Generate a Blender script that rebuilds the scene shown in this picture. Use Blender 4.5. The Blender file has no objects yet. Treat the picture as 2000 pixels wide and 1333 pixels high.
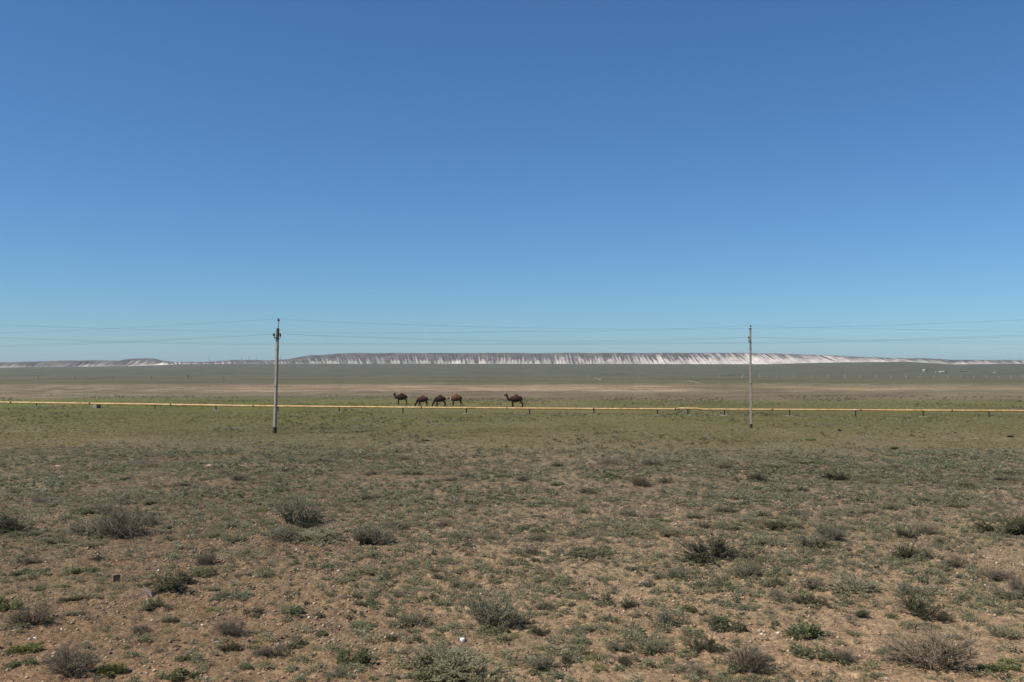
import bpy, math, random
import numpy as np

SC = bpy.context.scene
COL = SC.collection
R = math.radians

# ------------------------------------------------------------------ camera
FPX = 1944.0            # focal length in photo pixels (2000 px wide), a 35 mm lens
HOR = 715.0             # photo row of the level horizon
CAM_H = 6.0             # eye height: a train window on a low embankment
cam_data = bpy.data.cameras.new('camera')
cam = bpy.data.objects.new('camera', cam_data)
COL.objects.link(cam)
cam.location = (0, 0, CAM_H)
cam.rotation_euler = (R(90), 0, 0)
cam_data.sensor_width = 36.0
cam_data.lens = 36.0 * FPX / 2000.0
cam_data.shift_y = (HOR - 666.5) / 2000.0
cam_data.clip_start = 0.5
cam_data.clip_end = 40000.0
SC.camera = cam

# ------------------------------------------------------------------ world, sun, exposure
SUN_ELEV = R(51.0)
SUN_AZ = R(250.0)       # clockwise from +Y: behind the camera's left shoulder
world = bpy.data.worlds.new('World')
SC.world = world
world.use_nodes = True
wn = world.node_tree
wn.nodes.clear()
sky = wn.nodes.new('ShaderNodeTexSky')
sky.sky_type = 'NISHITA'
sky.sun_disc = False
sky.sun_elevation = SUN_ELEV
sky.sun_rotation = SUN_AZ
sky.altitude = 0.0
sky.air_density = 0.9
sky.dust_density = 0.15
sky.ozone_density = 10.0
bg = wn.nodes.new('ShaderNodeBackground')
bg.inputs['Strength'].default_value = 0.092
wo = wn.nodes.new('ShaderNodeOutputWorld')
tint = wn.nodes.new('ShaderNodeMix')          # the photograph's white balance on the sky
tint.data_type = 'RGBA'; tint.blend_type = 'MULTIPLY'; tint.inputs[0].default_value = 1.0
tint.inputs[7].default_value = (0.79, 0.985, 1.05, 1)
wn.links.new(sky.outputs[0], tint.inputs[6])
wn.links.new(tint.outputs[2], bg.inputs[0])
wn.links.new(bg.outputs[0], wo.inputs[0])

sun_data = bpy.data.lights.new('sun', 'SUN')
sun_data.energy = 5.0
sun_data.angle = R(0.53)
sun_data.color = (1.0, 0.925, 0.81)
sun = bpy.data.objects.new('sun', sun_data)
COL.objects.link(sun)
sdir = (math.sin(SUN_AZ) * math.cos(SUN_ELEV), math.cos(SUN_AZ) * math.cos(SUN_ELEV), math.sin(SUN_ELEV))
from mathutils import Vector
sun.rotation_euler = Vector(sdir).to_track_quat('Z', 'Y').to_euler()
sun.location = (-60, -40, 80)

SC.view_settings.view_transform = 'Standard'
SC.view_settings.look = 'None'
SC.view_settings.gamma = 1.0
SC.view_settings.exposure = 0.11

# ------------------------------------------------------------------ helpers
def tag(o, label=None, cat=None, group=None, kind=None):
    if label: o['label'] = label
    if cat: o['category'] = cat
    if group: o['group'] = group
    if kind: o['kind'] = kind
    return o

def link(name, me, m=None, parent=None, loc=None):
    o = bpy.data.objects.new(name, me)
    COL.objects.link(o)
    if m is not None and me is not None:
        me.materials.append(m)
    if parent is not None: o.parent = parent
    if loc is not None: o.location = loc
    return o

def empty(name, loc, rz=0.0):
    o = bpy.data.objects.new(name, None)
    COL.objects.link(o)
    o.location = loc
    o.rotation_euler = (0, 0, rz)
    o.empty_display_size = 0.2
    return o

def np_mesh(name, verts, faces, smooth=False, attrs=None):
    """verts (n,3), faces (m,k) of one k"""
    verts = np.ascontiguousarray(verts, dtype=np.float32)
    faces = np.ascontiguousarray(faces, dtype=np.int32)
    me = bpy.data.meshes.new(name)
    n, (m, k) = len(verts), faces.shape
    me.vertices.add(n)
    me.vertices.foreach_set('co', verts.ravel())
    me.loops.add(m * k)
    me.loops.foreach_set('vertex_index', faces.ravel())
    me.polygons.add(m)
    me.polygons.foreach_set('loop_start', np.arange(0, m * k, k, dtype=np.int32))
    me.polygons.foreach_set('loop_total', np.full(m, k, dtype=np.int32))
    if smooth:
        me.polygons.foreach_set('use_smooth', np.ones(m, dtype=bool))
    for an, (dom, data) in (attrs or {}).items():
        a = me.attributes.new(an, 'FLOAT', dom)
        a.data.foreach_set('value', np.ascontiguousarray(data, dtype=np.float32))
    me.update()
    me.validate()
    return me

class MB:
    """collects boxes, tubes and lofts as one mesh"""
    def __init__(s): s.v = []; s.f = []
    def add(s, vs, fs):
        b = len(s.v)
        s.v += [tuple(map(float, p)) for p in vs]
        s.f += [tuple(b + i for i in f) for f in fs]
    def loft(s, rings):
        n = len(rings[0]); vs = [p for r in rings for p in r]; fs = []
        for i in range(len(rings) - 1):
            for j in range(n):
                a = i * n + j; b = i * n + (j + 1) % n
                fs.append((a, b, b + n, a + n))
        fs.append(tuple(range(n - 1, -1, -1)))
        k = (len(rings) - 1) * n
        fs.append(tuple(range(k, k + n)))
        s.add(vs, fs)
    def tube(s, pts, radii, n=8, squash=1.0):
        pts = [Vector(p) for p in pts]
        if not hasattr(radii, '__len__'): radii = [radii] * len(pts)
        rings = []; up = None
        for i, p in enumerate(pts):
            t = (pts[min(i + 1, len(pts) - 1)] - pts[max(i - 1, 0)]).normalized()
            if up is None:
                up = Vector((0, 1, 0)) if abs(t.y) < 0.8 else Vector((0, 0, 1))
            a = (up - t * up.dot(t)).normalized(); b = t.cross(a); up = a
            rings.append([p + (a * math.cos(2 * math.pi * j / n) * squash + b * math.sin(2 * math.pi * j / n)) * radii[i] for j in range(n)])
        s.loft(rings)
    def box(s, lo, hi):
        x0, y0, z0 = lo; x1, y1, z1 = hi
        s.add([(x0, y0, z0), (x1, y0, z0), (x1, y1, z0), (x0, y1, z0), (x0, y0, z1), (x1, y0, z1), (x1, y1, z1), (x0, y1, z1)],
              [(3, 2, 1, 0), (4, 5, 6, 7), (0, 1, 5, 4), (1, 2, 6, 5), (2, 3, 7, 6), (3, 0, 4, 7)])
    def mesh(s, name, smooth=False):
        me = bpy.data.meshes.new(name)
        me.from_pydata(s.v, [], s.f)
        if smooth:
            me.polygons.foreach_set('use_smooth', np.ones(len(me.polygons), dtype=bool))
        me.update()
        return me
    def build(s, name, m, parent=None, loc=None, smooth=False):
        return link(name, s.mesh(name, smooth), m, parent, loc)

# value noise on numpy arrays
def _hash(ix, iy, seed):
    h = (ix.astype(np.int64) * 374761393 + iy.astype(np.int64) * 668265263 + seed * 1274126177) & 0xFFFFFFFF
    h = ((h ^ (h >> 13)) * 1274126177) & 0xFFFFFFFF
    h = h ^ (h >> 16)
    return (h & 0xFFFF) / 65535.0
def vnoise(x, y, seed=0):
    x = np.asarray(x, dtype=np.float64); y = np.asarray(y, dtype=np.float64)
    ix = np.floor(x); iy = np.floor(y)
    fx = x - ix; fy = y - iy
    fx = fx * fx * fx * (fx * (fx * 6 - 15) + 10); fy = fy * fy * fy * (fy * (fy * 6 - 15) + 10)
    a = _hash(ix, iy, seed); b = _hash(ix + 1, iy, seed); c = _hash(ix, iy + 1, seed); d = _hash(ix + 1, iy + 1, seed)
    return (a + (b - a) * fx) * (1 - fy) + (c + (d - c) * fx) * fy
def fbm(x, y, scale, octv=3, seed=0):
    x = np.asarray(x) / scale; y = np.asarray(y) / scale
    s = 0; a = 0.5; t = 0
    for o in range(octv):
        s = s + a * vnoise(x + 17.3 * o, y - 9.1 * o, seed + o); t += a; a *= 0.5; x = x * 2.03; y = y * 2.03
    return s / t
def sstep(e0, e1, x):
    t = np.clip((np.asarray(x, dtype=np.float64) - e0) / (e1 - e0), 0, 1)
    return t * t * (3 - 2 * t)

# ------------------------------------------------------------------ lie of the land
EDGE_X = [-600, 0, 100, 200, 250, 300, 360, 440, 600, 1000, 1500, 1570, 1650, 1770, 1820, 1860, 1900, 2000, 2600]
EDGE_Y = [719, 718.6, 717, 716.5, 715.7, 714, 711.8, 711, 710.8, 711, 711.8, 710, 708.5, 707.5, 710, 712.6, 712, 711, 710]
D_PROF = [0, 300, 600, 900, 1300, 1800, 2500, 3300, 3500, 30000]
Z_PROF = [0, 0, -2.0, -4.8, -5.0, -3.0, 3.5, 12.8, 12.8, 12.8]
EDGE_D = 3300.0
def ground_z(x, y, fine=True):
    x = np.asarray(x, dtype=np.float64); y = np.asarray(y, dtype=np.float64)
    d = np.hypot(x, y)
    px = 1000 + FPX * x / np.maximum(y, 0.2 * d + 1e-6)
    ze = CAM_H + (HOR - np.interp(px, EDGE_X, EDGE_Y)) / FPX * EDGE_D
    z = np.interp(d, D_PROF, Z_PROF) + (ze - 12.8) * sstep(1300, 3300, d)
    near = 1 - sstep(70, 160, d)
    z = z + (fbm(x, y, 14, 2, 3) - 0.5) * 0.30 * near + (fbm(x, y, 60, 2, 8) - 0.5) * 0.35 * sstep(60, 200, d) * (1 - sstep(2000, 3000, d))
    z = z + (fbm(x, y, 1.7, 2, 5) - 0.5) * 0.11 * near
    if fine:
        f2 = 1 - sstep(45, 90, d)
        z = z + (np.abs(fbm(x, y, 0.34, 2, 11) - 0.5)) * 0.15 * f2 + (fbm(x, y, 0.15, 1, 14) - 0.5) * 0.05 * (1 - sstep(30, 50, d))
    return z
def at(px, py):
    """the point of the ground seen at a photo pixel (depth found by marching along the sight line)"""
    sx = (px - 1000) / FPX; sz = -(py - HOR) / FPX
    ys = np.geomspace(12, 3400, 4000)
    dz = CAM_H + sz * ys - ground_z(sx * ys, ys, False)
    i = int(np.argmax(dz <= 0)) if (dz <= 0).any() else len(ys) - 1
    y = float(ys[i])
    return Vector((sx * y, y, float(ground_z(sx * y, y, False))))

# ------------------------------------------------------------------ materials
def mat(name):
    m = bpy.data.materials.new(name); m.use_nodes = True
    return m, m.node_tree.nodes, m.node_tree.links, m.node_tree.nodes['Principled BSDF']
def N(nodes, t, **kw):
    n = nodes.new(t)
    for k, v in kw.items(): setattr(n, k, v)
    return n
def noise_n(nodes, links, vec, scale, detail=4, rough=0.55, dist=0.0):
    n = nodes.new('ShaderNodeTexNoise')
    n.inputs['Scale'].default_value = scale; n.inputs['Detail'].default_value = detail
    n.inputs['Roughness'].default_value = rough; n.inputs['Distortion'].default_value = dist
    if vec is not None: links.new(vec, n.inputs['Vector'])
    return n
def ramp_n(nodes, links, fac, stops, interp='LINEAR'):
    n = nodes.new('ShaderNodeValToRGB'); n.color_ramp.interpolation = interp
    e = n.color_ramp.elements
    while len(e) < len(stops): e.new(0.5)
    for i, (p, c) in enumerate(stops):
        e[i].position = p
        e[i].color = (*c, 1) if hasattr(c, '__len__') else (c, c, c, 1)
    links.new(fac, n.inputs[0])
    return n
def mix_n(nodes, links, fac, a, b, blend='MIX'):
    n = nodes.new('ShaderNodeMix'); n.data_type = 'RGBA'; n.blend_type = blend
    for sock, v in ((n.inputs[0], fac), (n.inputs[6], a), (n.inputs[7], b)):
        if hasattr(v, 'links'): links.new(v, sock)
        elif hasattr(v, '__len__'): sock.default_value = (*v, 1)
        else: sock.default_value = v
    return n.outputs[2]
def math_n(nodes, links, op, a, b=None, c=None, clamp=False):
    n = nodes.new('ShaderNodeMath'); n.operation = op; n.use_clamp = clamp
    for i, v in enumerate((a, b, c)):
        if v is None: continue
        if hasattr(v, 'links'): links.new(v, n.inputs[i])
        else: n.inputs[i].default_value = v
    return n.outputs[0]
def simple(name, c1, c2, scale=6.0, rough=0.8, metal=0.0, bump=0.0, spec=0.3, stretch=None):
    m, n, l, p = mat(name)
    tc = n.new('ShaderNodeTexCoord'); v = tc.outputs['Object']
    if stretch:
        mp = n.new('ShaderNodeMapping'); mp.inputs['Scale'].default_value = stretch
        l.new(v, mp.inputs[0]); v = mp.outputs[0]
    nz = noise_n(n, l, v, scale, 5, 0.6)
    r = ramp_n(n, l, nz.outputs[0], [(0.35, c1), (0.65, c2)])
    l.new(r.outputs[0], p.inputs['Base Color'])
    p.inputs['Roughness'].default_value = rough; p.inputs['Metallic'].default_value = metal
    p.inputs['Specular IOR Level'].default_value = spec
    if bump:
        b = n.new('ShaderNodeBump'); b.inputs['Strength'].default_value = bump; b.inputs['Distance'].default_value = 0.02
        l.new(nz.outputs[0], b.inputs['Height']); l.new(b.outputs[0], p.inputs['Normal'])
    return m

def leaf_mat(name, ca, cb, cc, trans=0.25):
    """leaf colour differs from leaf to leaf (face attribute 'var') and from plant to plant"""
    m, n, l, p = mat(name)
    at_ = n.new('ShaderNodeAttribute'); at_.attribute_name = 'var'
    oi = n.new('ShaderNodeObjectInfo')
    r = ramp_n(n, l, at_.outputs['Fac'], [(0.0, ca), (0.55, cb), (1.0, cc)])
    hs = n.new('ShaderNodeHueSaturation')
    l.new(r.outputs[0], hs.inputs['Color'])
    l.new(math_n(n, l, 'MULTIPLY_ADD', oi.outputs['Random'], 0.5, 0.75), hs.inputs['Value'])
    l.new(math_n(n, l, 'MULTIPLY_ADD', oi.outputs['Random'], 0.3, 0.8), hs.inputs['Saturation'])
    l.new(hs.outputs[0], p.inputs['Base Color'])
    p.inputs['Roughness'].default_value = 0.85; p.inputs['Specular IOR Level'].default_value = 0.15
    if trans:
        tr = n.new('ShaderNodeBsdfTranslucent'); l.new(hs.outputs[0], tr.inputs[0])
        mx = n.new('ShaderNodeMixShader'); mx.inputs[0].default_value = trans
        l.new(p.outputs[0], mx.inputs[1]); l.new(tr.outputs[0], mx.inputs[2])
        l.new(mx.outputs[0], n['Material Output'].inputs[0])
    return m

LEAF = {
    'grey':  leaf_mat('grey_green_leaves', (0.21, 0.202, 0.118), (0.335, 0.320, 0.196), (0.45, 0.425, 0.285), 0.45),
    'dry':   leaf_mat('dry_twig_leaves', (0.175, 0.145, 0.092), (0.265, 0.226, 0.150), (0.36, 0.315, 0.22), 0.4),
    'dark':  leaf_mat('dark_green_leaves', (0.085, 0.087, 0.044), (0.160, 0.158, 0.084), (0.26, 0.25, 0.145), 0.4),
    'green': leaf_mat('fresh_green_leaves', (0.150, 0.160, 0.072), (0.23, 0.240, 0.115), (0.32, 0.322, 0.175), 0.45),
    'sage':  leaf_mat('sage_leaves', (0.155, 0.156, 0.088), (0.250, 0.247, 0.150), (0.36, 0.350, 0.228), 0.42),
    'bright': leaf_mat('bright_green_leaves', (0.112, 0.124, 0.042), (0.165, 0.176, 0.066), (0.225, 0.228, 0.10), 0.34),
    'olive': leaf_mat('olive_grass_blades', (0.098, 0.096, 0.026), (0.155, 0.150, 0.044), (0.235, 0.215, 0.080), 0.3),
}
STEM = {
    'grey': simple('grey_bark', (0.15, 0.12, 0.085), (0.24, 0.195, 0.145), 30),
    'dry': simple('mauve_brown_twig', (0.125, 0.097, 0.066), (0.235, 0.190, 0.136), 30),
    'dark': simple('dark_bark', (0.05, 0.04, 0.03), (0.10, 0.08, 0.06), 30),
}

# --- ground
def ground_material():
    m, n, l, p = mat('steppe_ground')
    tc = n.new('ShaderNodeTexCoord'); P = tc.outputs['Object']
    sx = n.new('ShaderNodeSeparateXYZ'); l.new(P, sx.inputs[0])
    X, Y = sx.outputs[0], sx.outputs[1]
    yy = math_n(n, l, 'MAXIMUM', Y, 6.0)
    t = math_n(n, l, 'DIVIDE', 18.87, yy)                     # 1 near the track, 0 far away
    w1 = noise_n(n, l, P, 0.035, 4, 0.6)
    w2 = noise_n(n, l, P, 0.25, 3, 0.6)
    wr = math_n(n, l, 'SUBTRACT', w1.outputs[0], 0.5)
    wr2 = math_n(n, l, 'SUBTRACT', w2.outputs[0], 0.5)
    amp = math_n(n, l, 'MULTIPLY_ADD', wr, 0.22, 1.0)
    amp = math_n(n, l, 'MULTIPLY_ADD', wr2, 0.16, amp)
    tw = math_n(n, l, 'MULTIPLY', t, amp)
    # stretch the far bands over the whole ramp
    u = math_n(n, l, 'POWER', tw, 0.4, clamp=True)
    def up(row): return max(0.0, (row - HOR) / 618.0) ** 0.4
    soil = (0.43, 0.295, 0.178); soil2 = (0.265, 0.205, 0.130)
    olive = (0.150, 0.138, 0.045); brown = (0.215, 0.172, 0.120)
    tan = (0.375, 0.280, 0.176); far = (0.097, 0.103, 0.068); fgr = (0.130, 0.122, 0.066)
    base = ramp_n(n, l, u, [
        (up(717), far), (up(733), (0.118, 0.120, 0.073)), (up(744), fgr), (up(749.5), (0.185, 0.158, 0.098)),
        (up(752.3), (0.30, 0.225, 0.142)), (up(755), tan), (up(761), (0.36, 0.268, 0.168)), (up(762.6), (0.42, 0.325, 0.215)), (up(765.5), brown), (up(778), (0.205, 0.168, 0.105)),
        (up(786), (0.165, 0.152, 0.052)), (up(812), olive), (up(850), (0.168, 0.144, 0.062)), (up(885), (0.20, 0.162, 0.085)), (up(902), soil2), (up(960), (0.285, 0.214, 0.135)), (up(1080), (0.38, 0.268, 0.164)), (1.0, soil)])
    c = base.outputs[0]
    # the bare strip is broken and grey brown towards -X
    sl = math_n(n, l, 'MULTIPLY_ADD', wr, 90.0, X)
    lm = n.new('ShaderNodeMapRange'); lm.inputs[1].default_value = -62; lm.inputs[2].default_value = -95; l.new(sl, lm.inputs[0])
    bm = n.new('ShaderNodeMapRange'); bm.inputs[1].default_value = 0.05; bm.inputs[2].default_value = 0.057; l.new(tw, bm.inputs[0])
    bm2 = n.new('ShaderNodeMapRange'); bm2.inputs[1].default_value = 0.10; bm2.inputs[2].default_value = 0.085; l.new(tw, bm2.inputs[0])
    k = math_n(n, l, 'MULTIPLY', lm.outputs[0], math_n(n, l, 'MULTIPLY', bm.outputs[0], bm2.outputs[0]))
    sp = noise_n(n, l, P, 0.12, 4, 0.65)
    pm = ramp_n(n, l, sp.outputs[0], [(0.53, (0.185, 0.148, 0.096)), (0.64, (0.42, 0.34, 0.25))])
    c = mix_n(n, l, math_n(n, l, 'MULTIPLY', k, 0.9), c, pm.outputs[0])
    ts = noise_n(n, l, P, 0.085, 5, 0.72)
    tr_ = ramp_n(n, l, ts.outputs[0], [(0.38, (0.56, 0.56, 0.56)), (0.50, (0.95, 0.95, 0.95)), (0.60, (1.22, 1.24, 1.26))])
    tz = ramp_n(n, l, tw, [(0.050, 0.0), (0.056, 1.0), (0.082, 1.0), (0.10, 0.3), (0.12, 0.0)])
    c = mix_n(n, l, tz.outputs[0], c, mix_n(n, l, 1.0, c, tr_.outputs[0], 'MULTIPLY'))
    # the strip thins out into scrub eastwards and here and there along its length
    en = noise_n(n, l, P, 0.028, 5, 0.7)
    er = n.new('ShaderNodeMapRange'); er.inputs[1].default_value = 20; er.inputs[2].default_value = 110; er.inputs[3].default_value = 0.0; er.inputs[4].default_value = 0.16; l.new(X, er.inputs[0])
    ef = ramp_n(n, l, math_n(n, l, 'SUBTRACT', en.outputs[0], er.outputs[0]), [(0.36, 1.0), (0.47, 0.0)])
    ez = ramp_n(n, l, tw, [(0.054, 0.0), (0.060, 1.0), (0.082, 1.0), (0.088, 0.0)])
    c = mix_n(n, l, math_n(n, l, 'MULTIPLY', math_n(n, l, 'MULTIPLY', ef.outputs[0], ez.outputs[0]), 0.75), c, (0.18, 0.155, 0.090))
    # redder soil to the west, with lens vignetting's darkening put into its colour
    dm = n.new('ShaderNodeMapRange'); dm.inputs[1].default_value = 0.0; dm.inputs[2].default_value = -11.0
    l.new(math_n(n, l, 'MULTIPLY_ADD', wr, 14.0, X), dm.inputs[0])
    dz = ramp_n(n, l, tw, [(0.30, 0.0), (0.5, 1.0)])
    c = mix_n(n, l, math_n(n, l, 'MULTIPLY', dm.outputs[0], dz.outputs[0]), c, mix_n(n, l, 1.0, c, (0.74, 0.69, 0.66), 'MULTIPLY'))
    # pale salt scabs beyond the strip
    sb = noise_n(n, l, P, 0.10, 4, 0.7)
    f1 = ramp_n(n, l, sb.outputs[0], [(0.575, 0.0), (0.61, 1.0)])
    z1 = ramp_n(n, l, tw, [(0.047, 0.0), (0.052, 1.0), (0.058, 1.0), (0.060, 0.0)])
    xm = n.new('ShaderNodeMapRange'); xm.inputs[1].default_value = -40; xm.inputs[2].default_value = -10; l.new(X, xm.inputs[0])
    c = mix_n(n, l, math_n(n, l, 'MULTIPLY', math_n(n, l, 'MULTIPLY', f1.outputs[0], z1.outputs[0]), math_n(n, l, 'MULTIPLY', xm.outputs[0], 0.75)), c, (0.42, 0.36, 0.27))
    # fresh green flush where the camels graze
    gx = n.new('ShaderNodeMapRange'); gx.inputs[1].default_value = -8; gx.inputs[2].default_value = -26; l.new(math_n(n, l, 'MULTIPLY_ADD', wr, 40.0, X), gx.inputs[0])
    gz = ramp_n(n, l, tw, [(0.094, 0.0), (0.108, 1.0), (0.132, 1.0), (0.150, 0.0)])
    gn = noise_n(n, l, P, 0.35, 4, 0.65)
    gf = ramp_n(n, l, gn.outputs[0], [(0.42, 0.15), (0.56, 1.0)])
    c = mix_n(n, l, math_n(n, l, 'MULTIPLY', math_n(n, l, 'MULTIPLY', gx.outputs[0], gz.outputs[0]), gf.outputs[0]), c, (0.145, 0.172, 0.036))
    # olive grass and bare soil interleave in the middle distance and near ground
    pn = noise_n(n, l, P, 0.09, 5, 0.65)
    pf = ramp_n(n, l, pn.outputs[0], [(0.46, 0.0), (0.58, 1.0)])
    zz = ramp_n(n, l, tw, [(0.15, 0.25), (0.28, 1.0), (0.5, 0.8), (1.0, 0.35)])
    c = mix_n(n, l, math_n(n, l, 'MULTIPLY', math_n(n, l, 'MULTIPLY', pf.outputs[0], zz.outputs[0]), 0.85), c, (0.225, 0.182, 0.108))
    # scrub clumps too far off to be single plants
    cn = noise_n(n, l, P, 0.9, 5, 0.7)
    cf = ramp_n(n, l, cn.outputs[0], [(0.40, 1.0), (0.50, 0.0)])
    cz = ramp_n(n, l, tw, [(0.02, 0.4), (0.06, 0.25), (0.085, 0.7), (0.2, 0.8), (0.35, 0.35), (1.0, 0.1)])
    c = mix_n(n, l, math_n(n, l, 'MULTIPLY', math_n(n, l, 'MULTIPLY', cf.outputs[0], cz.outputs[0]), 0.75), c, (0.115, 0.102, 0.058))
    fn = noise_n(n, l, P, 0.012, 6, 0.68)
    ff = ramp_n(n, l, fn.outputs[0], [(0.34, 0.66), (0.50, 1.0), (0.66, 1.22)])
    c = mix_n(n, l, 1.0, c, ff.outputs[0], 'MULTIPLY')
    # crumbs of earth: colour from one to the next
    v1 = n.new('ShaderNodeTexVoronoi'); v1.inputs['Scale'].default_value = 16.0; l.new(P, v1.inputs['Vector'])
    bw = n.new('ShaderNodeRGBToBW'); l.new(v1.outputs['Color'], bw.inputs[0])
    vr = ramp_n(n, l, bw.outputs[0], [(0.15, 0.66), (0.6, 1.0), (0.9, 1.32)])
    c = mix_n(n, l, 1.0, c, vr.outputs[0], 'MULTIPLY')
    sn = noise_n(n, l, P, 2.2, 6, 0.7)
    sr = ramp_n(n, l, sn.outputs[0], [(0.3, (0.68, 0.66, 0.63)), (0.7, (1.22, 1.22, 1.20))])
    c = mix_n(n, l, 1.0, c, sr.outputs[0], 'MULTIPLY')
    l.new(c, p.inputs['Base Color'])
    p.inputs['Roughness'].default_value = 0.95; p.inputs['Specular IOR Level'].default_value = 0.1
    bn = noise_n(n, l, P, 9.0, 6, 0.7)
    b = n.new('ShaderNodeBump'); b.inputs['Strength'].default_value = 1.0; b.inputs['Distance'].default_value = 0.09
    l.new(bn.outputs[0], b.inputs['Height'])
    b2 = n.new('ShaderNodeBump'); b2.inputs['Strength'].default_value = 0.6; b2.inputs['Distance'].default_value = 0.025
    l.new(v1.outputs['Distance'], b2.inputs['Height']); b2.invert = True
    l.new(b.outputs[0], b2.inputs['Normal'])
    l.new(b2.outputs[0], p.inputs['Normal'])
    return m

# ------------------------------------------------------------------ ground sheet
def build_ground():
    rows = np.concatenate([[0.8, 4, 8, 12, 14.5], np.arange(16.0, 42.0, 0.065), np.geomspace(42.0, 130.0, 260)[0:], np.geomspace(131.5, 3300.0, 170), np.geomspace(3500, 26000, 14)])
    ang_f = np.linspace(R(-33), R(33), 950)
    ang = np.concatenate([ang_f, np.linspace(R(33), R(327), 50)[1:-1]])
    nr, na = len(rows), len(ang)
    D, A = np.meshgrid(rows, ang, indexing='ij')
    Xs = D * np.sin(A); Ys = D * np.cos(A)
    Zs = ground_z(Xs, Ys)
    V = np.stack([Xs, Ys, Zs], -1).reshape(-1, 3)
    i = np.arange(nr - 1)[:, None] * na; j = np.arange(na)[None, :]; j2 = (j + 1) % na
    F = np.stack([i + j, i + na + j, i + na + j2, i + j2], -1).reshape(-1, 4)[:, ::-1]
    o = link('ground', np_mesh('ground', V, F, smooth=True), ground_material())
    tag(o, kind='structure')
build_ground()

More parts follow.
